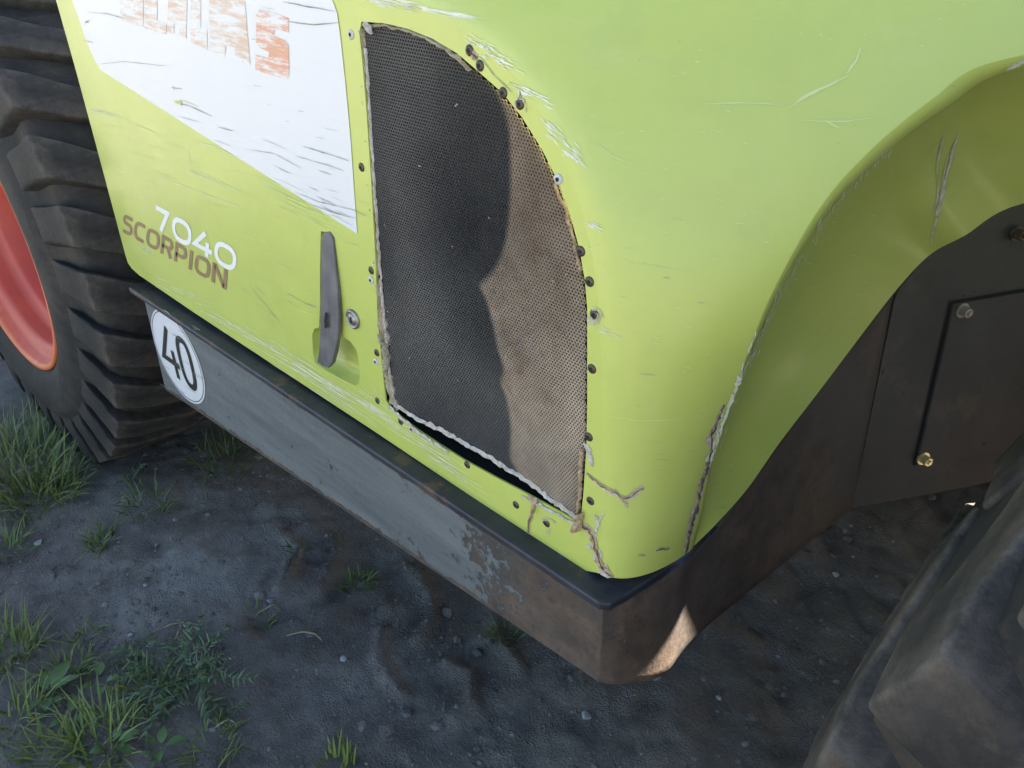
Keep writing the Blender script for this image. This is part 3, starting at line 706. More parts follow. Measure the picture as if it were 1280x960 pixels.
while z_ < SZ.max():
    x_ = SX.min() + (pitch / 2 if r0 % 2 else 0)
    while x_ < SX.max():
        if inside(x_, z_, SX, SZ):
            dd = softmask(x_, z_)
            o_, n_ = [], []
            for k_ in range(6):
                a = math.radians(60 * k_ + 30); ca, sa = math.cos(a), math.sin(a)
                kk = (round((x_ + R_o * ca) * 4000), round((z_ + R_o * sa) * 4000))
                if kk not in key: key[kk] = len(mv); mv.append((x_ + R_o * ca, YS + .0018 * math.sin(x_ * 9) * math.sin(z_ * 7), z_ + R_o * sa)); du.append(dd)
                o_.append(key[kk])
            for k_ in range(6):
                a = math.radians(60 * k_ + 30); n_.append(len(mv)); mv.append((x_ + R_i * math.cos(a), YS + .0002, z_ + R_i * math.sin(a))); du.append(dd)
            for k_ in range(6): j = (k_ + 1) % 6; mf.append((o_[k_], o_[j], n_[j], n_[k_]))
            b_ = []
            for k_ in range(6):
                a = math.radians(60 * k_ + 30); b_.append(len(mv)); mv.append((x_ + R_i * .9 * math.cos(a), YS + .0018, z_ + R_i * .9 * math.sin(a))); du.append(dd * .7)
            for k_ in range(6): j = (k_ + 1) % 6; mf.append((n_[k_], n_[j], b_[j], b_[k_]))
        x_ += pitch
    z_ += rowh; r0 += 1
scr = part('mesh_screen', mv, mf, M_screen, hood); set_attr(scr.data, 'brown', du)
# dark radiator space behind it
b0 = [Vector((p.x, YP + .006, p.z)) for p in hole]; c0 = sum(b0, Vector()) / len(b0)
vv = [c0 + (p - c0) * 1.03 for p in b0] + [c0 + (p - c0) * 1.05 + Vector((0, .09, 0)) for p in b0]; k = len(b0)
part('grille_duct', vv, [(i, (i + 1) % k, k + (i + 1) % k, k + i) for i in range(k)] + [tuple(range(k, 2 * k))], M_black, hood)
# torn foam and folded screen edges
def on_plane_ribbon(name, px, w_m, Y, m, jag=.5, thick=.004, step=4, jit=1.0, prof=None):
    d_ = dense(px, step, jit); V, Fc = [], []
    pts = [onY(x_, y_, Y) for x_, y_ in d_]; n = len(pts)
    for i, p in enumerate(pts):
        t = (pts[min(i + 1, n - 1)] - pts[max(i - 1, 0)]).normalized(); s_ = Vector((t.z, 0, -t.x))
        wv = w_m / 2 * (prof(i / (n - 1)) if prof else 1); a_, b_ = wv * (1 + jag * random.uniform(-1, 1)), wv * (1 + jag * random.uniform(-1, 1))
        y2 = thick * random.uniform(.5, 1.3)
        V += [p + s_ * a_, p + s_ * a_ * .4 + Vector((random.uniform(-.3, .3) * wv, -y2, 0)), p - s_ * b_ * .5 + Vector((0, -y2 * random.uniform(.4, 1), random.uniform(-.3, .3) * wv)), p - s_ * b_]
    for i in range(n - 1):
        for q in range(3): Fc.append((4 * i + q, 4 * i + q + 1, 4 * i + q + 5, 4 * i + q + 4))
    return part(name, V, Fc, m, hood, True)
on_plane_ribbon('foam_seal', [(453, 34), (455, 80), (459, 140), (465, 230), (470, 320), (475, 380), (479, 420)], .0095, YS, M_foam, .35, .004)
on_plane_ribbon('foam_seal', [(478, 380), (484, 420), (484, 450), (490, 480), (492, 500), (500, 511)], .012, YS + .002, M_foam, .6, .007, 4, 1.6)
on_plane_ribbon('foam_seal', [(478, 400), (480, 425), (486, 440), (483, 462), (488, 492)], .005, YS - .002, M_foam, .7, .006, 4, 1.8)
on_plane_ribbon('foam_seal', [(456, 31), (482, 32), (510, 38), (540, 50), (565, 66), (590, 88)], .004, YS, M_foam, .6, .004)
on_plane_ribbon('foam_seal', [(694, 230), (708, 262), (718, 300), (727, 345)], .002, YS, M_fibre, .6, .003)
on_plane_ribbon('screen_edge', [(497, 508), (520, 522), (560, 542), (600, 565), (630, 583), (660, 602), (690, 625), (722, 648)], .007, YS - .001, M_fibre_p, .5, .003, 4, .8)
on_plane_ribbon('screen_edge', [(458, 60), (464, 160), (471, 260), (476, 340), (481, 400), (487, 460), (492, 496)], .0028, YS - .001, M_fibre_p, .4, .003, 5, .5)
on_plane_ribbon('screen_edge', [(727, 560), (726, 610), (722, 650)], .004, YS - .003, M_fibre, .6, .004, 4, .8)
on_plane_ribbon('chipped_edge', [(484, 508), (500, 521), (520, 538), (545, 556), (560, 566)], .006, YP - .0015, M_fibre_p, .6, .0012, 4, 1.0)
on_plane_ribbon('chipped_edge', [(652, 620), (680, 634), (706, 648), (722, 658)], .004, YP - .0015, M_fibre_p, .8, .0012, 4, 1.0)
on_plane_ribbon('torn_flap', [(660, 622), (669, 624), (666, 640)], .006, YP - .003, M_fibre, .6, .004, 3, .8)
on_plane_ribbon('torn_flap', [(726, 640), (722, 655), (718, 664)], .009, YP - .003, M_fibre, .6, .006, 3, .8)
on_plane_ribbon('torn_flap', [(455, 30), (462, 36), (464, 42)], .007, YS - .004, M_fibre_p, .6, .004, 3, .8)

chf, chv = [], []
for _ in range(24):
    px, py = random.uniform(470, 730), random.uniform(60, 630); p = onY(px, py, YS - .0012)
    if not inside(p.x, p.z, SX, SZ): continue
    a = random.uniform(0, 3.14); l2, w2 = random.uniform(.001, .0045), random.uniform(.0004, .0010); dx, dz = math.cos(a), math.sin(a); b0 = len(chv)
    for sx_, sz_ in ((-1, -1), (1, -1), (1, 1), (-1, 1)): chv.append(p + Vector((dx * l2 * sx_ - dz * w2 * sz_, -.0015 * random.random(), dz * l2 * sx_ + dx * w2 * sz_)))
    chf.append((b0, b0 + 1, b0 + 2, b0 + 3))
o = part('chaff', chv, chf, M_straw, hood); o['kind'] = 'stuff'

# ---- door handle, lock
hpts = [(404, 291), (411, 290), (416, 298), (418.5, 325), (422, 365), (423, 400), (421.5, 424), (419, 440), (415, 455), (410.5, 460), (403, 458), (396, 453), (398, 440), (399.5, 415), (400, 380), (400.5, 340), (401.5, 300)]
dep = [0, 0, 0, -.002, -.006, -.010, -.012, -.012, -.009, -.008, -.008, -.008, -.011, -.012, -.008, -.003, 0]
bm = bmesh.new()
front = [bm.verts.new(onY(x_, y_, YP - .003 + d_ * .6)) for (x_, y_), d_ in zip(hpts, dep)]
back = [bm.verts.new(Vector((v.co.x - .001, v.co.y + .007, v.co.z))) for v, d_ in zip(front, dep)]
k = len(front); c_ = bm.faces.new(front)
for i in range(k): bm.faces.new((front[i], back[i], back[(i + 1) % k], front[(i + 1) % k]))
bmesh.ops.triangulate(bm, faces=[c_]); bmesh.ops.recalc_face_normals(bm, faces=bm.faces)
hd = bm_part('door_handle', bm, M_handle, hood)
bv_ = hd.modifiers.new('b', 'BEVEL'); bv_.width = .0025; bv_.segments = 3; bv_.limit_method = 'ANGLE'; bv_.angle_limit = .9
on = [onY(x_, y_, YP - .0105) for x_, y_ in ((406, 391), (409, 390), (410, 395), (409, 401), (410, 408), (408, 411), (405.5, 410), (405, 400))]
part('handle_slot', on, [tuple(range(len(on)))], M_black, hood)
lc = P(442, 398.5)
V, Fc = lathe([(.0145, 0), (.0145, -.003), (.0125, -.0045), (.0105, -.004), (.0098, -.002), (.0092, -.002), (.0088, -.004), (.0, -.0046)], 28, (lc.x, YP, lc.z))
lk = part('key_lock', V, Fc, M_chrome, hood, True)
part('keyhole', [(lc.x - .0016, YP - .0052, lc.z - .005), (lc.x + .0016, YP - .0052, lc.z - .005), (lc.x + .0016, YP - .0052, lc.z + .005), (lc.x - .0016, YP - .0052, lc.z + .005)], [(0, 1, 2, 3)], M_black, hood)

# ---- steel side skirt (long plate, rounded corner, front plate)
ZF = -0.672                                                       # top of the ledge, relative to the camera
def strip_plate(name, tops, bots, m, parent, sub, thick=.006, wear=None):
    V, Fc = [], []
    n = len(tops); SU = 14
    rows = []
    for i in range(n - 1):
        for s in range(sub[i] + (1 if i == n - 2 else 0)):
            t = s / sub[i]; rows.append((tops[i].lerp(tops[i + 1], t), bots[i].lerp(bots[i + 1], t)))
    for a, b in rows:
        for u in range(SU + 1): V.append(a.lerp(b, u / SU))
    for i in range(len(rows) - 1):
        for u in range(SU): q = i * (SU + 1) + u; Fc.append((q, q + 1, q + SU + 2, q + SU + 1))
    o = part(name, V, Fc, m, parent); md = o.modifiers.new('s', 'SOLIDIFY'); md.thickness = thick; md.offset = -1
    set_attr(o.data, 'wear', [wear(v, i % (SU + 1) / SU) for i, v in enumerate(V)] if wear else [0] * len(V))
    return o
def sm(x_, a, b): t = min(1, max(0, (x_ - a) / (b - a))); return t * t * (3 - 2 * t)
def wear_side(v, u): return max(.22 + .30 * sm(v.x, -.68, -.40) + .48 * sm(v.x, -.41, -.33), .62 * sm(u, .93, 1.0), .60 * (1 - sm(u, 0, .06)), .28 * sm(v.x, -1.1, -.5), .26 * math.exp(-((v.x + .95) / .25) ** 2 - ((u - .45) / .3) ** 2), .27)
def wear_front(v, u): return .97 - .10 * sm(v.y, .8, 1.05)
skirt = strip_plate('side_skirt', [onY(179, 369, .53), onY(753, 762, .53)], [onY(207, 487, .53), onY(748, 852, .53)], M_plate, root, [90], wear=wear_side)
t1, t2, t3, t4 = onZ(790, 745, -.685), onZ(850, 705, -.685), onX(905, 645, -.300), onX(1121, 345, -.275)
fp_t = catmull([onY(753, 762, .53), onZ(771, 754, -.685), t1, t2, t3, t4], 41); fp_b = catmull([onY(748, 852, .53), onZ(768, 856, -.81), onZ(792, 853, -.82), onZ(832, 841, -.83), onZ(885, 782, -.83), onZ(1065, 635, -.83)], 41)
front_plate = strip_plate('front_plate', fp_t, fp_b, M_plate, root, [1] * 39 + [2], wear=wear_front); front_plate.data.polygons.foreach_set('use_smooth', [True] * len(front_plate.data.polygons))
# ledge on top of the skirt
led = [onZ(169, 356, ZF), onZ(179, 368, ZF)]
led = [Vector((-1.528, .527, H + ZF)), Vector((-.3305, .5265, H + ZF))]
front_edge = [p for p in fp_t if .535 < p.y < .80]
for i, p in enumerate(front_edge):
    t = (front_edge[min(i + 1, len(front_edge) - 1)] - front_edge[max(i - 1, 0)]); t.z = 0; t.normalize()
    k_ = .006 * (1 - .9 * i / (len(front_edge) - 1)); led.append(Vector((p.x + t.y * k_, p.y - t.x * k_, H + ZF)))
led += [Vector((-.37, .80, H + ZF)), Vector((-.40, .64, H + ZF)), Vector((-1.528, .64, H + ZF))]
bm = prism_bm(led, (0, 0, 1), -.013, 0, .0035)
bm_part('skirt_ledge', bm, M_flange, root)
# black rubber strip under the arch edge
tv, tf = [], []
NT = int(NL * .62)
for i in range(NT):
    p = L[i]; t = (L[min(i + 1, NL - 1)] - L[max(i - 1, 0)]).normalized()
    nrm = Vector((1, -.35, 0)).normalized(); dwn = t.cross(nrm).normalized()
    if dwn.z > 0: dwn = -dwn
    for du_, dn_ in ((.001, -.014), (.003, -.004), (.016, -.002), (.020, -.012), (.022, -.05)): tv.append(p + dwn * du_ + nrm * (dn_ - .006))
for i in range(NT - 1):
    for q in range(4): tf.append((5 * i + q, 5 * i + q + 1, 5 * i + q + 6, 5 * i + q + 5))
part('arch_seal', tv, tf, M_flange, root, True)

# ---- round speed sticker
sc = onY(222.7, 446.2, .53)
def disc(name, r0_, r1_, y, m, parent, n=64):
    V, Fc = [], []
    for i in range(n): a = 2 * math.pi * i / n; V += [(sc.x + r0_ * math.cos(a), y, sc.z + r0_ * math.sin(a)), (sc.x + r1_ * math.cos(a), y, sc.z + r1_ * math.sin(a))]
    for i in range(n): j = (i + 1) % n; Fc.append((2 * i, 2 * j, 2 * j + 1, 2 * i + 1))
    return part(name, V, Fc, m, parent)
stk = disc('speed_sticker', .0001, .1005, .53 - .0012, M_white, skirt)
disc('sticker_ring', .0945, .0962, .53 - .0018, M_black_txt, stk)
on53 = lambda px, py: onY(px, py, .53)
g4 = [([(.68, 1), (.0, .30), (1.0, .30)], 1), ([(.72, .56), (.72, 0)], 1)]
def plane_rect(x0, z0, x1, z1):
    return [Vector((sc.x + x0, .53, sc.z + z1)), Vector((sc.x + x1, .53, sc.z + z1)), Vector((sc.x + x1, .53, sc.z + z0)), Vector((sc.x + x0, .53, sc.z + z0))]
class _Q: pass
def text_plane(name, glyphs, rect, off, m, parent, sw):
    it = iter(rect * 1); return strokes_mesh(name, glyphs, [(i, 0) for i in range(4)], lambda i, _: rect[i], off, m, parent, sw)
text_plane('sticker_digit', [(0, 1, g4)], plane_rect(-.066, -.058, .000, .058), -.002, M_black_txt, stk, .115)
text_plane('sticker_digit', [(0, 1, [(sq(.5, .5, .40, .44, 32, 2.7), 1)])], plane_rect(.006, -.060, .066, .060), -.002, M_black_txt, stk, .115)
ss = Acc(); SB = BVHTree.FromPolygons([(-2, .53, 0), (0, .53, 0), (0, .53, 2), (-2, .53, 2)], [(0, 1, 2, 3)])
for _ in range(16):
    x_, y_ = random.uniform(200, 246), random.uniform(400, 495); ln = random.uniform(4, 14)
    ss.ribbon([(x_, y_), (x_ + ln, y_ + ln * .62)], [.0006, .0012], .0024, SB)
ss.done('sticker_wear', M_scr_d, stk, True)
for q in ((205, 394), (241, 496), (198, 401)):
    o = link('rivet', rme, None, stk); o.location = Vector(o.location) + onY(q[0], q[1], .53); o.scale = (.45, .45, .45)

# ---- wheel well behind the front wheel
b_lo, b_hi, b_rt = onZ(1065, 635, -.83), onX(1121, 345, -.275), onZ(1170, 616, -.83)
nrm2 = (b_hi - b_lo).cross(b_rt - b_lo).normalized()
if nrm2.dot(Vector((0, 0, H)) - b_lo) < 0: nrm2 = -nrm2
def onP2(px, py, off=0.0):
    d = Vector(ray(px, py)); o = Vector((0, 0, H)); t = (b_lo + nrm2 * off - o).dot(nrm2) / d.dot(nrm2); return o + d * t
wl = [b_lo, onP2(1118, 376), onP2(1150, 300), onP2(1300, 215), onP2(1380, 215), onP2(1380, 575), onP2(1300, 590), b_rt]
well = bm_part('wheel_well_panel', prism_bm(wl, nrm2, -.006, 0, 0), M_well, root)
cp = [onP2(1143, 579), onP2(1189, 379), onP2(1380, 346), onP2(1380, 540)]
cover = bm_part('cover_plate', prism_bm(cp, nrm2, .001, .006, .0015), M_well, well)
gapv = [onP2(1140.5, 581, .001), onP2(1186.5, 376.5, .001), onP2(1380, 343, .001), onP2(1380, 348, .001), onP2(1191, 382, .001), onP2(1146, 582, .001)]
part('cover_gap_strip', gapv, [(0, 1, 4, 5), (1, 2, 3, 4)], M_black, well)  # black strip drawn for the dark gap along the plate edge
def hex_bolt(px, py, m, r=.011):
    p = onP2(px, py, .006); q = nrm2.to_track_quat('Z', 'Y').to_matrix()
    bm = bmesh.new(); bmesh.ops.create_cone(bm, cap_ends=True, segments=20, radius1=r * 1.35, radius2=r * 1.35, depth=.003)
    bmesh.ops.create_cone(bm, cap_ends=True, segments=6, radius1=r, radius2=r * .93, depth=.012, matrix=Matrix.Translation((0, 0, .007)))
    bmesh.ops.create_cone(bm, cap_ends=True, segments=12, radius1=r * .45, radius2=r * .4, depth=.004, matrix=Matrix.Translation((0, 0, .0145)))
    for v in bm.verts: v.co = q @ v.co + p
    return bm_part('bolt', bm, m, well)
hex_bolt(1203, 388, M_chrome, .0085); hex_bolt(1154, 573, M_bolt_sunlit, .0085); hex_bolt(1271, 292, M_rivet, .008)

# ---- chassis, boom and cab mass beyond the hood
def tbox(name, lo, hi, m, bev=.02, par=None):
    bm = bmesh.new(); box_bm(bm, lo, hi, bev); return bm_part(name, bm, m, par or root)
M_dark = simple('grey_chassis_paint', (0.05, 0.052, 0.055), (0.09, 0.088, 0.085), 0.6, scale=8, bstr=.2)
tbox('belly_tray', (-1.46, .56, H - .83), (-.34, 1.3, H - .79), M_dark, .008)
tbox('engine', (-1.4, .78, H - .77), (-.42, 1.25, H - .10), M_dark, .03)
tbox('chassis_frame', (-2.75, 1.30, .50), (-.36, 1.70, .94), M_dark, .02)
tbox('front_frame', (-.36, 1.50, .50), (1.35, 1.70, .94), M_dark, .02)
tbox('boom', (-2.6, 1.50, 1.322), (2.3, 1.75, 1.75), M_green, .01)
tbox('boom_sun_blocker', (-.75, 1.50, .92), (.046, 1.72, 1.34), M_dark, .006)  # unseen box added to cut off the sun patch on the front plate
tbox('transmission', (-.95, 1.35, .36), (-.5, 1.7, .52), M_dark, .02)
tbox('under_cab_sun_blocker', (-1.5, 1.95, .24), (-.11, 2.40, .62), M_dark, .04)  # unseen box added to keep sun off the ground under the machine
tbox('far_side_sun_blocker', (-1.5, 2.41, .16), (.50, 2.85, .62), M_dark, .04)  # unseen box added to stop low sun coming in from the far side
tbox('counterweight', (-3.1, .75, .85), (-2.65, 2.1, 1.3), M_dark, .06)
cab = tbox('cab_body', (-1.5, 1.80, .63), (-.1, 2.5, 1.38), M_green, .05)
M_glass, n_, l_n, b_ = mat('tinted_cab_glass'); b_.inputs['Base Color'].default_value = (.03, .04, .04, 1); b_.inputs['Roughness'].default_value = .05
tbox('cab_glass', (-1.44, 1.84, 1.38), (-.16, 2.46, 2.08), M_glass, .04, cab); tbox('cab_roof', (-1.55, 1.76, 2.08), (-.05, 2.54, 2.2), M_dark, .04, cab)
for ax in (-2.32, .60): tbox('axle', (ax - .08, .75, .60), (ax + .08, 2.2, .76), M_dark, .02)
# green mudguard carrying the arch on over the front wheel (out of the photograph to the right)
V, Fc = lathe([(.80, .0), (.815, -.004), (.84, .03), (.855, .12), (.86, .30), (.86, .52)], 30, (.545, .90, H - .69), math.radians(15), math.radians(127))
part('front_mudguard', V, Fc, M_green, root, True).modifiers.new('s', 'SOLIDIFY').thickness = .004

# ---- wheels
def lug_mesh(sign):
    """one rubber tread bar, axis of the wheel = local Y, built at angle 0"""
    st = [(-.010, .520, 3.5, .49), (-.004, .575, 3.5, .49), (.004, .631, 3.6, .50), (.05, .639, 3.5, .57), (.10, .639, 3.1, .58), (.17, .642, 2.8, .58), (.245, .642, 2.5, .58)]
    bm = bmesh.new(); rows = []
    for y, rt_, hw, rb in st:
        sk = -44 * y + 60 * max(0, y - .12) ** 1.5; row = []
        for r, a in ((rb, -hw * 1.25), (rt_, -hw), (rt_, hw), (rb, hw * 1.25)):
            an = math.radians(sk + a); row.append(bm.verts.new((r * math.cos(an), sign * (-.235 + y), r * math.sin(an))))
        rows.append(row)
    for a, b in zip(rows[:-1], rows[1:]):
        for q in range(3): bm.faces.new((a[q], a[q + 1], b[q + 1], b[q]))
    sharp = [(a[q].co.copy(), b[q].co.copy()) for a, b in zip(rows[2:-1], rows[3:]) for q in (1, 2)] + [(rows[2][1].co.copy(), rows[2][2].co.copy())]
    bm.faces.new(rows[0]); bm.faces.new(rows[-1])
    bmesh.ops.recalc_face_normals(bm, faces=bm.faces)
    es = [e for e in bm.edges if len(e.link_faces) == 2 and e.calc_face_angle(0) > .45]
    bmesh.ops.bevel(bm, geom=es, offset=.0050, segments=3, affect='EDGES', profile=.6)
    bmesh.ops.triangulate(bm, faces=[f for f in bm.faces if len(f.verts) > 4])
    bmesh.ops.subdivide_edges(bm, edges=[e for e in bm.edges if e.calc_length() > .03], cuts=1, use_grid_fill=True)
    for v in bm.verts:
        d = noise.noise_vector(v.co * 22) * .0016 + noise.noise_vector(v.co * 60) * .0010; v.co += d
    def seg_d(p, a, b): t = max(0, min(1, (p - a).dot(b - a) / max((b - a).length_squared, 1e-9))); return (p - a - (b - a) * t).length
    ed = [math.exp(-(min(seg_d(v.co, a, b) for a, b in sharp) / .007) ** 2) for v in bm.verts]
    me = bpy.data.meshes.new('tread_lug'); bm.to_mesh(me); set_attr(me, 'edge', ed); bm.free(); me.materials.append(M_rubber)
    me.polygons.foreach_set('use_smooth', [True] * len(me.polygons)); return me
LUG_O, LUG_I = lug_mesh(1), lug_mesh(-1)
ty_prof = [(.335, .04), (.35, .012), (.368, .0), (.375, -.006), (.40, -.016), (.44, -.022), (.48, -.018), (.505, -.006), (.53, .010), (.555, .014), (.585, .018), (.606, .034), (.617, .09), (.620, .16), (.621, .235)]
ty_prof = ty_prof + [(r, .47 - y) for r, y in ty_prof[-2::-1]]
rim_prof = [(.345, .03), (.362, .012), (.366, .0), (.364, -.006), (.355, -.006), (.350, .004), (.345, .02), (.335, .028), (.318, .032), (.311, .045), (.312, .07), (.305, .085), (.290, .09), (.282, .10), (.280, .14), (.272, .155), (.255, .16), (.248, .175), (.245, .23)]
TYRE = None
def wheel(cx, cz, y0, phase, k_=1.08, rub=None):
    rub = rub or M_rubber; lo_, li_ = LUG_O, LUG_I
    if rub is not M_rubber:
        lo_, li_ = LUG_O.copy(), LUG_I.copy()
        for q in (lo_, li_): q.materials.clear(); q.materials.append(rub)
    V, Fc = lathe([(.246, .19), (.20, .185), (.17, .17), (.10, .165), (.09, .13), (.0, .13)], 48, (0, 0, 0))
    hub = link('wheel', mesh_from('wheel', V, Fc, True), M_rim, root); hub.location = Vector(hub.location) + Vector((cx, y0, cz)); hub.scale = (k_, k_, k_)
    def sub(name, me, m):
        o = bpy.data.objects.new(name, me); COL.objects.link(o); o.parent = hub
        if not me.materials: me.materials.append(m)
        return o
    V, Fc = lathe(ty_prof if rub is M_rubber else [(r + .015 * min(1, max(0, (r - .585) / .03)), y) for r, y in ty_prof], 160, (0, 0, 0)); sub('tyre', mesh_from('tyre', V, Fc, True), rub)
    V, Fc = lathe(rim_prof, 96, (0, 0, 0)); sub('rim', mesh_from('rim', V, Fc, True), M_rim)
    for i in range(30):
        o = sub('tread_lug', lo_, rub); o.location = (0, .235, 0); o.rotation_euler = (0, -math.radians(phase + 12 * i), 0)
        o = sub('tread_lug', li_, rub); o.location = (0, .235, 0); o.rotation_euler = (0, -math.radians(phase + 6 + 12 * i), 0)
    return hub
wheel(-2.32, H - .756, .484, 28.0)
wheel(.645, H - .688, .445, 161.5, 1.13, M_rubber_d)
wheel(.612, H - .748, 1.85, 160.5); wheel(-2.32, H - .756, 1.85, 28)

# ================================================================== PLANTS AND STONES
class Blades:
    def __init__(s): s.v, s.f, s.t, s.p = [], [], [], []
    def blade(s, base, dirv, ln, wd, droop, tint, seg=4):
        d = Vector(dirv).normalized(); side = d.cross(Vector((0, 0, 1))); side = side.normalized() if side.length > .05 else Vector((1, 0, 0))
        b0 = len(s.v); p = Vector(base); a_ = random.uniform(-.6, .6); side = (Matrix.Rotation(a_, 3, d) @ side)
        for i in range(seg + 1):
            t = i / seg; w_ = wd * (1 - t) ** .6 * .5 + .0002
            s.v += [p + side * w_, p - side * w_]; s.t += [tint] * 2; s.p += [t] * 2
            d = (d + Vector((0, 0, -droop / seg))).normalized(); p = p + d * ln / seg
        for i in range(seg): s.f.append((b0 + 2 * i, b0 + 2 * i + 1, b0 + 2 * i + 3, b0 + 2 * i + 2))
    def build(s, name, m, parent=None, base=None):
        me = mesh_from(name, [v - base for v in s.v] if base is not None else s.v, s.f); set_attr(me, 'tint', s.t); set_attr(me, 'tip', s.p)
        o = bpy.data.objects.new(name, me); COL.objects.link(o); me.materials.append(m)
        if base is not None: o.location = base
        if parent: o.parent = parent
        return o
def tuft(px, py, rad, n, ln, label, tint=(0, 1), droop=1.0, lean=.7, wd=.004):
    x0, y0 = ground_pt(px, py); B_ = Blades()
    for _ in range(n):
        a = random.uniform(0, 6.283); r = rad * math.sqrt(random.random()); x, y = x0 + r * math.cos(a), y0 + r * math.sin(a)
        l2 = ln * random.uniform(.35, 1.1); k_ = lean * random.uniform(.2, 1.2); b2 = a + random.gauss(0, .9)
        B_.blade((x, y, gz(x, y) - .004), (k_ * math.cos(b2), k_ * math.sin(b2), 1), l2, wd * random.uniform(.5, 1.2), droop * random.uniform(.4, 1.5), random.uniform(*tint))
    o = B_.build('grass_tuft', M_grass, None, Vector((x0, y0, gz(x0, y0)))); return thing(o, label, 'grass tuft', 'grass tufts growing in the dark soil')
tuft(20, 590, .20, 520, .16, 'large lush grass tuft growing against the far tyre with the red rim', (.15, 1), 1.0)
tuft(128, 680, .035, 60, .075, 'small bushy grass tuft alone on bare soil just below the far tyre', (0, .6), 1.3)
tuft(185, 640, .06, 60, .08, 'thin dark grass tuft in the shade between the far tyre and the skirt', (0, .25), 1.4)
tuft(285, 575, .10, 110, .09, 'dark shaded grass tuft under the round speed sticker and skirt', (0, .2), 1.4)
tuft(18, 815, .06, 130, .11, 'upright bright grass tuft at the left edge beside the pale soil streak', (.2, .9), .9)
tuft(85, 850, .05, 110, .07, 'soft fine grass tuft right above the broad leaved plant', (.1, .7), 1.2)
tuft(130, 935, .06, 110, .11, 'spiky pale grass tuft at the bottom edge below the feathery weed', (.4, 1), .8, .8, .005)
tuft(20, 905, .05, 60, .10, 'sparse long bladed grass tuft in the bottom left corner', (.3, 1), 1.0)
tuft(450, 725, .04, 80, .05, 'low brownish grass tuft in the tread print below the skirt', (0, .3), 1.2)
tuft(325, 775, .03, 40, .05, 'short yellowish grass tuft above the feathery weed', (.5, 1), 1.4)
tuft(425, 962, .03, 22, .08, 'clump of a few tall bright blades at the bottom edge', (.5, 1), .5, .4, .007)
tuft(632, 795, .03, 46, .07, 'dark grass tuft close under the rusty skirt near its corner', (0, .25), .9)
tuft(70, 945, .05, 70, .08, 'low ragged grass tuft at the bottom edge below the broad leaved plant', (.1, .7), 1.2)
tuft(370, 690, .025, 18, .03, 'tiny grass tuft at the rim of the pale soil patch', (0, .4), 1.4)

tuft(55, 620, .10, 200, .11, 'spreading grass tuft in front of the large one by the far tyre', (.2, 1), 1.2)
tuft(6, 690, .05, 60, .08, 'small grass tuft at the left edge above the pale soil streak', (.1, .7), 1.1)
tuft(190, 875, .05, 70, .07, 'low grass tuft growing through the left side of the feathery weed', (.1, .8), 1.2)
tuft(265, 940, .05, 60, .06, 'short grass tuft at the bottom edge right of the feathery weed', (.1, .7), 1.3)
tuft(110, 800, .03, 40, .05, 'tiny grass tuft at the lower left rim of the pale soil', (.1, .6), 1.3)

def flat_leaf(ln, wd, m, curl=.35, tint=.5):
    V, Fc, T, Pp = [], [], [], []; n = 8
    for i in range(n + 1):
        t = i / n; w_ = wd / 2 * math.sin(math.pi * min(1, t * .97 + .02)) ** .75
        zc = curl * ln * (t - t * t * 1.2)
        V += [(t * ln, w_, zc + w_ * .25), (t * ln, 0, zc), (t * ln, -w_, zc + w_ * .25)]; T += [tint, tint + .25, tint]; Pp += [t * .6] * 3
    for i in range(n):
        for q in range(2): Fc.append((3 * i + q, 3 * i + q + 1, 3 * i + q + 4, 3 * i + q + 3))
    me = mesh_from('leaf', V, Fc, True); set_attr(me, 'tint', T); set_attr(me, 'tip', Pp); me.materials.append(m); return me
LEAF = [flat_leaf(.055, .028, M_broad, .4, .3), flat_leaf(.042, .026, M_broad, .3, .6), flat_leaf(.035, .02, M_broad, .5, .1)]
def broad_plant(px, py, n, label, sc_=1.0):
    x0, y0 = ground_pt(px, py); r_ = bpy.data.objects.new('broadleaf_plant', None); COL.objects.link(r_); r_.location = (x0, y0, gz(x0, y0) + .004)
    thing(r_, label, 'plant', 'broad leaved plants in the soil')
    for i in range(n):
        o = bpy.data.objects.new('leaf', LEAF[i % 3]); COL.objects.link(o); o.parent = r_
        s_ = sc_ * random.uniform(.7, 1.15); a = i * 2.4 + random.uniform(-.4, .4); o.location = (.012 * math.cos(a), .012 * math.sin(a), random.uniform(.0, .02))
        o.rotation_euler = (random.uniform(-.3, .3), -random.uniform(.1, .5), a); o.scale = (s_,) * 3
broad_plant(66, 878, 7, 'small plant with round glossy leaves in the lower left corner, tallest of its kind', 1.0)
broad_plant(132, 865, 4, 'tiny round leaved plant between the feathery weed and its larger neighbour', .7)
broad_plant(203, 945, 6, 'round leaved seedling at the bottom edge below the feathery weed', .8)
broad_plant(90, 905, 4, 'pair of low round leaves close below the tallest round leaved plant', .7)
broad_plant(145, 945, 4, 'round leaved seedling among the spiky pale grass at the bottom edge', .8)

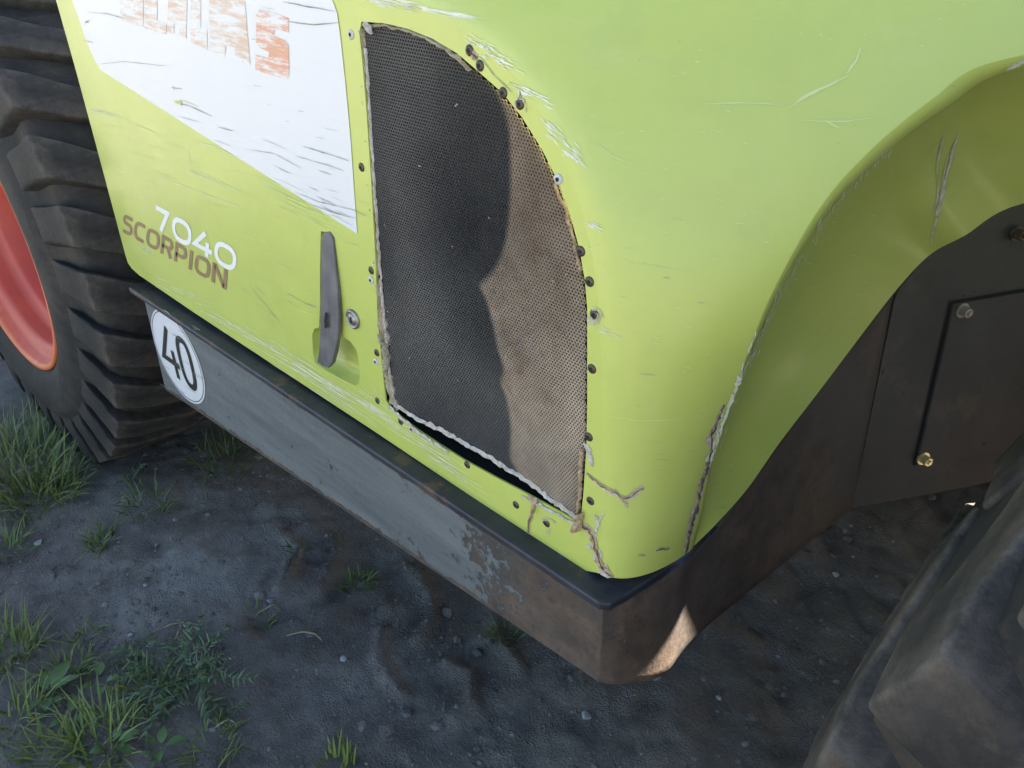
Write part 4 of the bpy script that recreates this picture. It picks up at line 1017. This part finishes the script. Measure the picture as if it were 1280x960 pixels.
def frond_mesh(ln, pairs, seed):
    random.seed(seed); B_ = Blades(); pts = []
    for i in range(pairs + 1):
        t = i / pairs; pts.append(Vector((ln * t, .02 * math.sin(t * 4 + seed) + random.uniform(-.002, .002), ln * (.42 * t - .52 * t * t))))
    for i in range(pairs):
        t = i / pairs; d = (pts[i + 1] - pts[i]).normalized()
        B_.blade(pts[i], d, (pts[i + 1] - pts[i]).length * 1.1, .0024 * (1.3 - t), 0, .8, 1)
        for s_ in (1, -1):
            if random.random() < .12: continue
            l2 = ln * .21 * math.sin(math.pi * (t * .75 + .2)) * random.uniform(.5, 1.3)
            B_.blade(pts[i], (d * random.uniform(.3, 1.1) + Vector((0, s_ * random.uniform(.5, 1), random.uniform(-.2, .6)))), l2, .0042 * random.uniform(.7, 1.3), random.uniform(-.1, .8), random.uniform(0, .9), 3)
    me = mesh_from('frond', B_.v, B_.f); set_attr(me, 'tint', B_.t); set_attr(me, 'tip', B_.p); me.materials.append(M_weed); return me
FR = [frond_mesh(.15, 15, 1), frond_mesh(.12, 12, 2), frond_mesh(.10, 11, 5), frond_mesh(.13, 13, 8), frond_mesh(.08, 9, 9)]
random.seed(11)
x0, y0 = ground_pt(232, 850); fp = bpy.data.objects.new('feathery_weed', None); COL.objects.link(fp); fp.location = (x0, y0, gz(x0, y0))
thing(fp, 'dark green feathery weed spreading flat on the soil at lower left', 'plant')
for i in range(34):
    o = bpy.data.objects.new('frond', FR[i % 5]); COL.objects.link(o); o.parent = fp; a = i * 2.4 + random.uniform(-.3, .3)
    q = random.uniform(0, .045); o.location = (q * math.cos(a), q * math.sin(a), .004); o.rotation_euler = (random.uniform(-.4, .4), -random.uniform(-.1, .5), a); s_ = random.uniform(.65, 1.25); o.scale = (s_,) * 3
for px, py, n, lb in ((170, 830, 6, 'small feathery weed left of the large spreading one'), (285, 900, 7, 'small feathery weed right of the large one near the bottom edge'), (165, 605, 5, 'shaded feathery weed in the dark beside the far tyre'), (205, 905, 6, 'small feathery weed straight below the large spreading one')):
    x0, y0 = ground_pt(px, py); f2 = bpy.data.objects.new('feathery_weed', None); COL.objects.link(f2); f2.location = (x0, y0, gz(x0, y0)); thing(f2, lb, 'plant', 'small feathery weeds')
    for i in range(n):
        o = bpy.data.objects.new('frond', FR[(i + 1) % 5]); COL.objects.link(o); o.parent = f2; o.rotation_euler = (random.uniform(-.4, .4), -random.uniform(0, .5), i * 6.283 / n + random.uniform(-.4, .4)); s_ = random.uniform(.4, .7); o.scale = (s_,) * 3

def stem(px0, py0, px1, py1, label, r=.0016):
    a, b = ground_pt(px0, py0), ground_pt(px1, py1); V, Fc = [], []; n = 8
    for i in range(n + 1):
        t = i / n; x, y = a[0] + (b[0] - a[0]) * t, a[1] + (b[1] - a[1]) * t + .01 * math.sin(t * 3); z = gz(x, y) + .004 + .012 * math.sin(math.pi * t)
        for k_ in range(5): an = k_ * 1.2566; V.append((x + r * math.cos(an), y + r * math.sin(an) * .7, z + r * math.sin(an)))
    for i in range(n):
        for k_ in range(5): Fc.append((5 * i + k_, 5 * i + (k_ + 1) % 5, 5 * (i + 1) + (k_ + 1) % 5, 5 * (i + 1) + k_))
    thing(part('dry_stem', V, Fc, M_straw), label, 'dry stem', 'dry stems lying on the soil')
stem(192, 800, 250, 788, 'dry straw stem lying across the top of the large feathery weed')
stem(222, 812, 226, 790, 'short dry stem crossing the straw above the feathery weed')
stem(228, 808, 246, 797, 'bent dry stem resting on the straw above the feathery weed')
stem(360, 800, 402, 806, 'dry stem on grey soil right of the feathery weed')
stem(270, 917, 296, 914, 'pale dry stalk right of the feathery weed near the bottom')
stem(320, 770, 350, 762, 'dry stem beside the short yellowish grass tuft')
stem(640, 665, 662, 690, 'thin pale twig caught at the grille corner') if False else None

def pebble(px, py, r, label, m=M_stone_g, flat=.55, name='pebble'):
    x, y = ground_pt(px, py); bm = bmesh.new(); bmesh.ops.create_icosphere(bm, subdivisions=2, radius=r); sd_ = Vector((px, py, 0)) * .13
    for v in bm.verts:
        v.co *= 1 + .45 * noise.noise(v.co / r * .9 + sd_); v.co.z *= flat
    me = bpy.data.meshes.new(name); bm.to_mesh(me); bm.free(); me.materials.append(m)
    o = bpy.data.objects.new(name, me); COL.objects.link(o); o.location = (x, y, gz(x, y) + r * flat * .4); o.rotation_euler = (0, 0, px)
    return thing(o, label, 'pebble', 'pebbles lying on the soil')
pebble(430, 828, .0085, 'bright white pebble on dark soil below the middle of the skirt', M_stone_w)
pebble(732, 905, .010, 'white pebble on bare soil under the rusty skirt corner, nearest the bottom', M_stone_w)
pebble(47, 676, .010, 'pale pinkish pebble at left between tyre and soil streak', M_stone_w)
pebble(390, 798, .010, 'grey pebble half sunk beside the dry stem')
pebble(598, 815, .012, 'larger grey pebble below the skirt close to its bottom edge')
pebble(614, 804, .008, 'smaller grey pebble just right of the larger one by the skirt')
pebble(338, 752, .007, 'light grey pebble at the lower rim of the pale soil patch', M_stone_w)
pebble(280, 710, .007, 'grey pebble in the middle of the pale soil patch')
pebble(184, 737, .006, 'small white pebble at the left of the pale soil patch', M_stone_w)
pebble(166, 802, .006, 'small white pebble above the left small feathery weed', M_stone_w)
pebble(509, 893, .012, 'dark grey stone in the tread print at bottom centre')
pebble(835, 668, .006, 'pebble') if False else None
pebble(1060, 673, .012, 'grey stone in the dark gap beside the front tyre, lower one')
pebble(1163, 624, .014, 'grey stone in the dark gap under the wheel well panel')
pebble(1045, 718, .008, 'small pale stone between front plate and near tyre', M_stone_w)
pebble(896, 881, .006, 'tiny white pebble on soil left of the near tyre', M_stone_w)
pebble(618, 868, .007, 'grey pebble below the skirt left of the white one')
# soil crumbs trodden loose
cv, cf_ = [], []
OCT = [Vector(v) for v in ((1, 0, 0), (0, 1, 0), (-1, 0, 0), (0, -1, 0), (.6, .6, .6), (-.6, .6, .6), (-.6, -.6, .6), (.6, -.6, .6), (0, 0, .95))]
OF = [(0, 1, 4), (1, 2, 5), (2, 3, 6), (3, 0, 7), (4, 1, 5), (5, 2, 6), (6, 3, 7), (7, 0, 4), (4, 5, 8), (5, 6, 8), (6, 7, 8), (7, 4, 8)]
for _ in range(9000):
    px, py = random.uniform(-20, 1120), random.uniform(555, 975); x, y = ground_pt(px, py)
    if y > 2.2 or vnoise(np.float64(x), np.float64(y), 5.0, 4) < random.uniform(-.5, .25): continue
    r = .0024 * math.exp(random.gauss(0, .62)); b0 = len(cv); z = gz(x, y) - r * .25; a = random.uniform(0, 6.28); ca, sa = math.cos(a), math.sin(a)
    for v in OCT: k_ = r * random.uniform(.7, 1.3); cv.append((x + (v.x * ca - v.y * sa) * k_, y + (v.x * sa + v.y * ca) * k_, z + v.z * k_ * .8))
    cf_ += [tuple(b0 + i for i in f) for f in OF]
cl_ = part('soil_crumbs', cv, cf_, M_soil); cl_['kind'] = 'stuff'; cl_['label'] = 'small crumbs of dark earth trodden loose over the ground'; cl_['category'] = 'soil'
set_attr(cl_.data, 'dry', [q for q in (random.choice((.0, .2, .45, .8)) for _ in range(len(cv) // 9)) for _k in range(9)]); set_attr(cl_.data, 'bounce_yard', [0] * len(cv))
# loose crumbs nobody could count
gvv, gff = [], []
for _ in range(1300):
    px, py = random.uniform(0, 1100), random.uniform(560, 960); x, y = ground_pt(px, py)
    if y > 2.2: continue
    r = .0011 * math.exp(random.gauss(0, .55)) + .0004; b0 = len(gvv); z = gz(x, y) + r * .3; a = random.uniform(0, 6.28)
    for k_ in range(4): gvv.append((x + r * random.uniform(.6, 1.3) * math.cos(a + k_ * 1.57), y + r * random.uniform(.6, 1.3) * math.sin(a + k_ * 1.57), z))
    gvv.append((x, y, z + r * .9)); gff += [(b0, b0 + 1, b0 + 4), (b0 + 1, b0 + 2, b0 + 4), (b0 + 2, b0 + 3, b0 + 4), (b0 + 3, b0, b0 + 4)]
gr = part('gravel', gvv, gff, M_stone_g); gr['kind'] = 'stuff'; gr['label'] = 'loose soil crumbs and grit scattered over the dark ground'; gr['category'] = 'gravel'
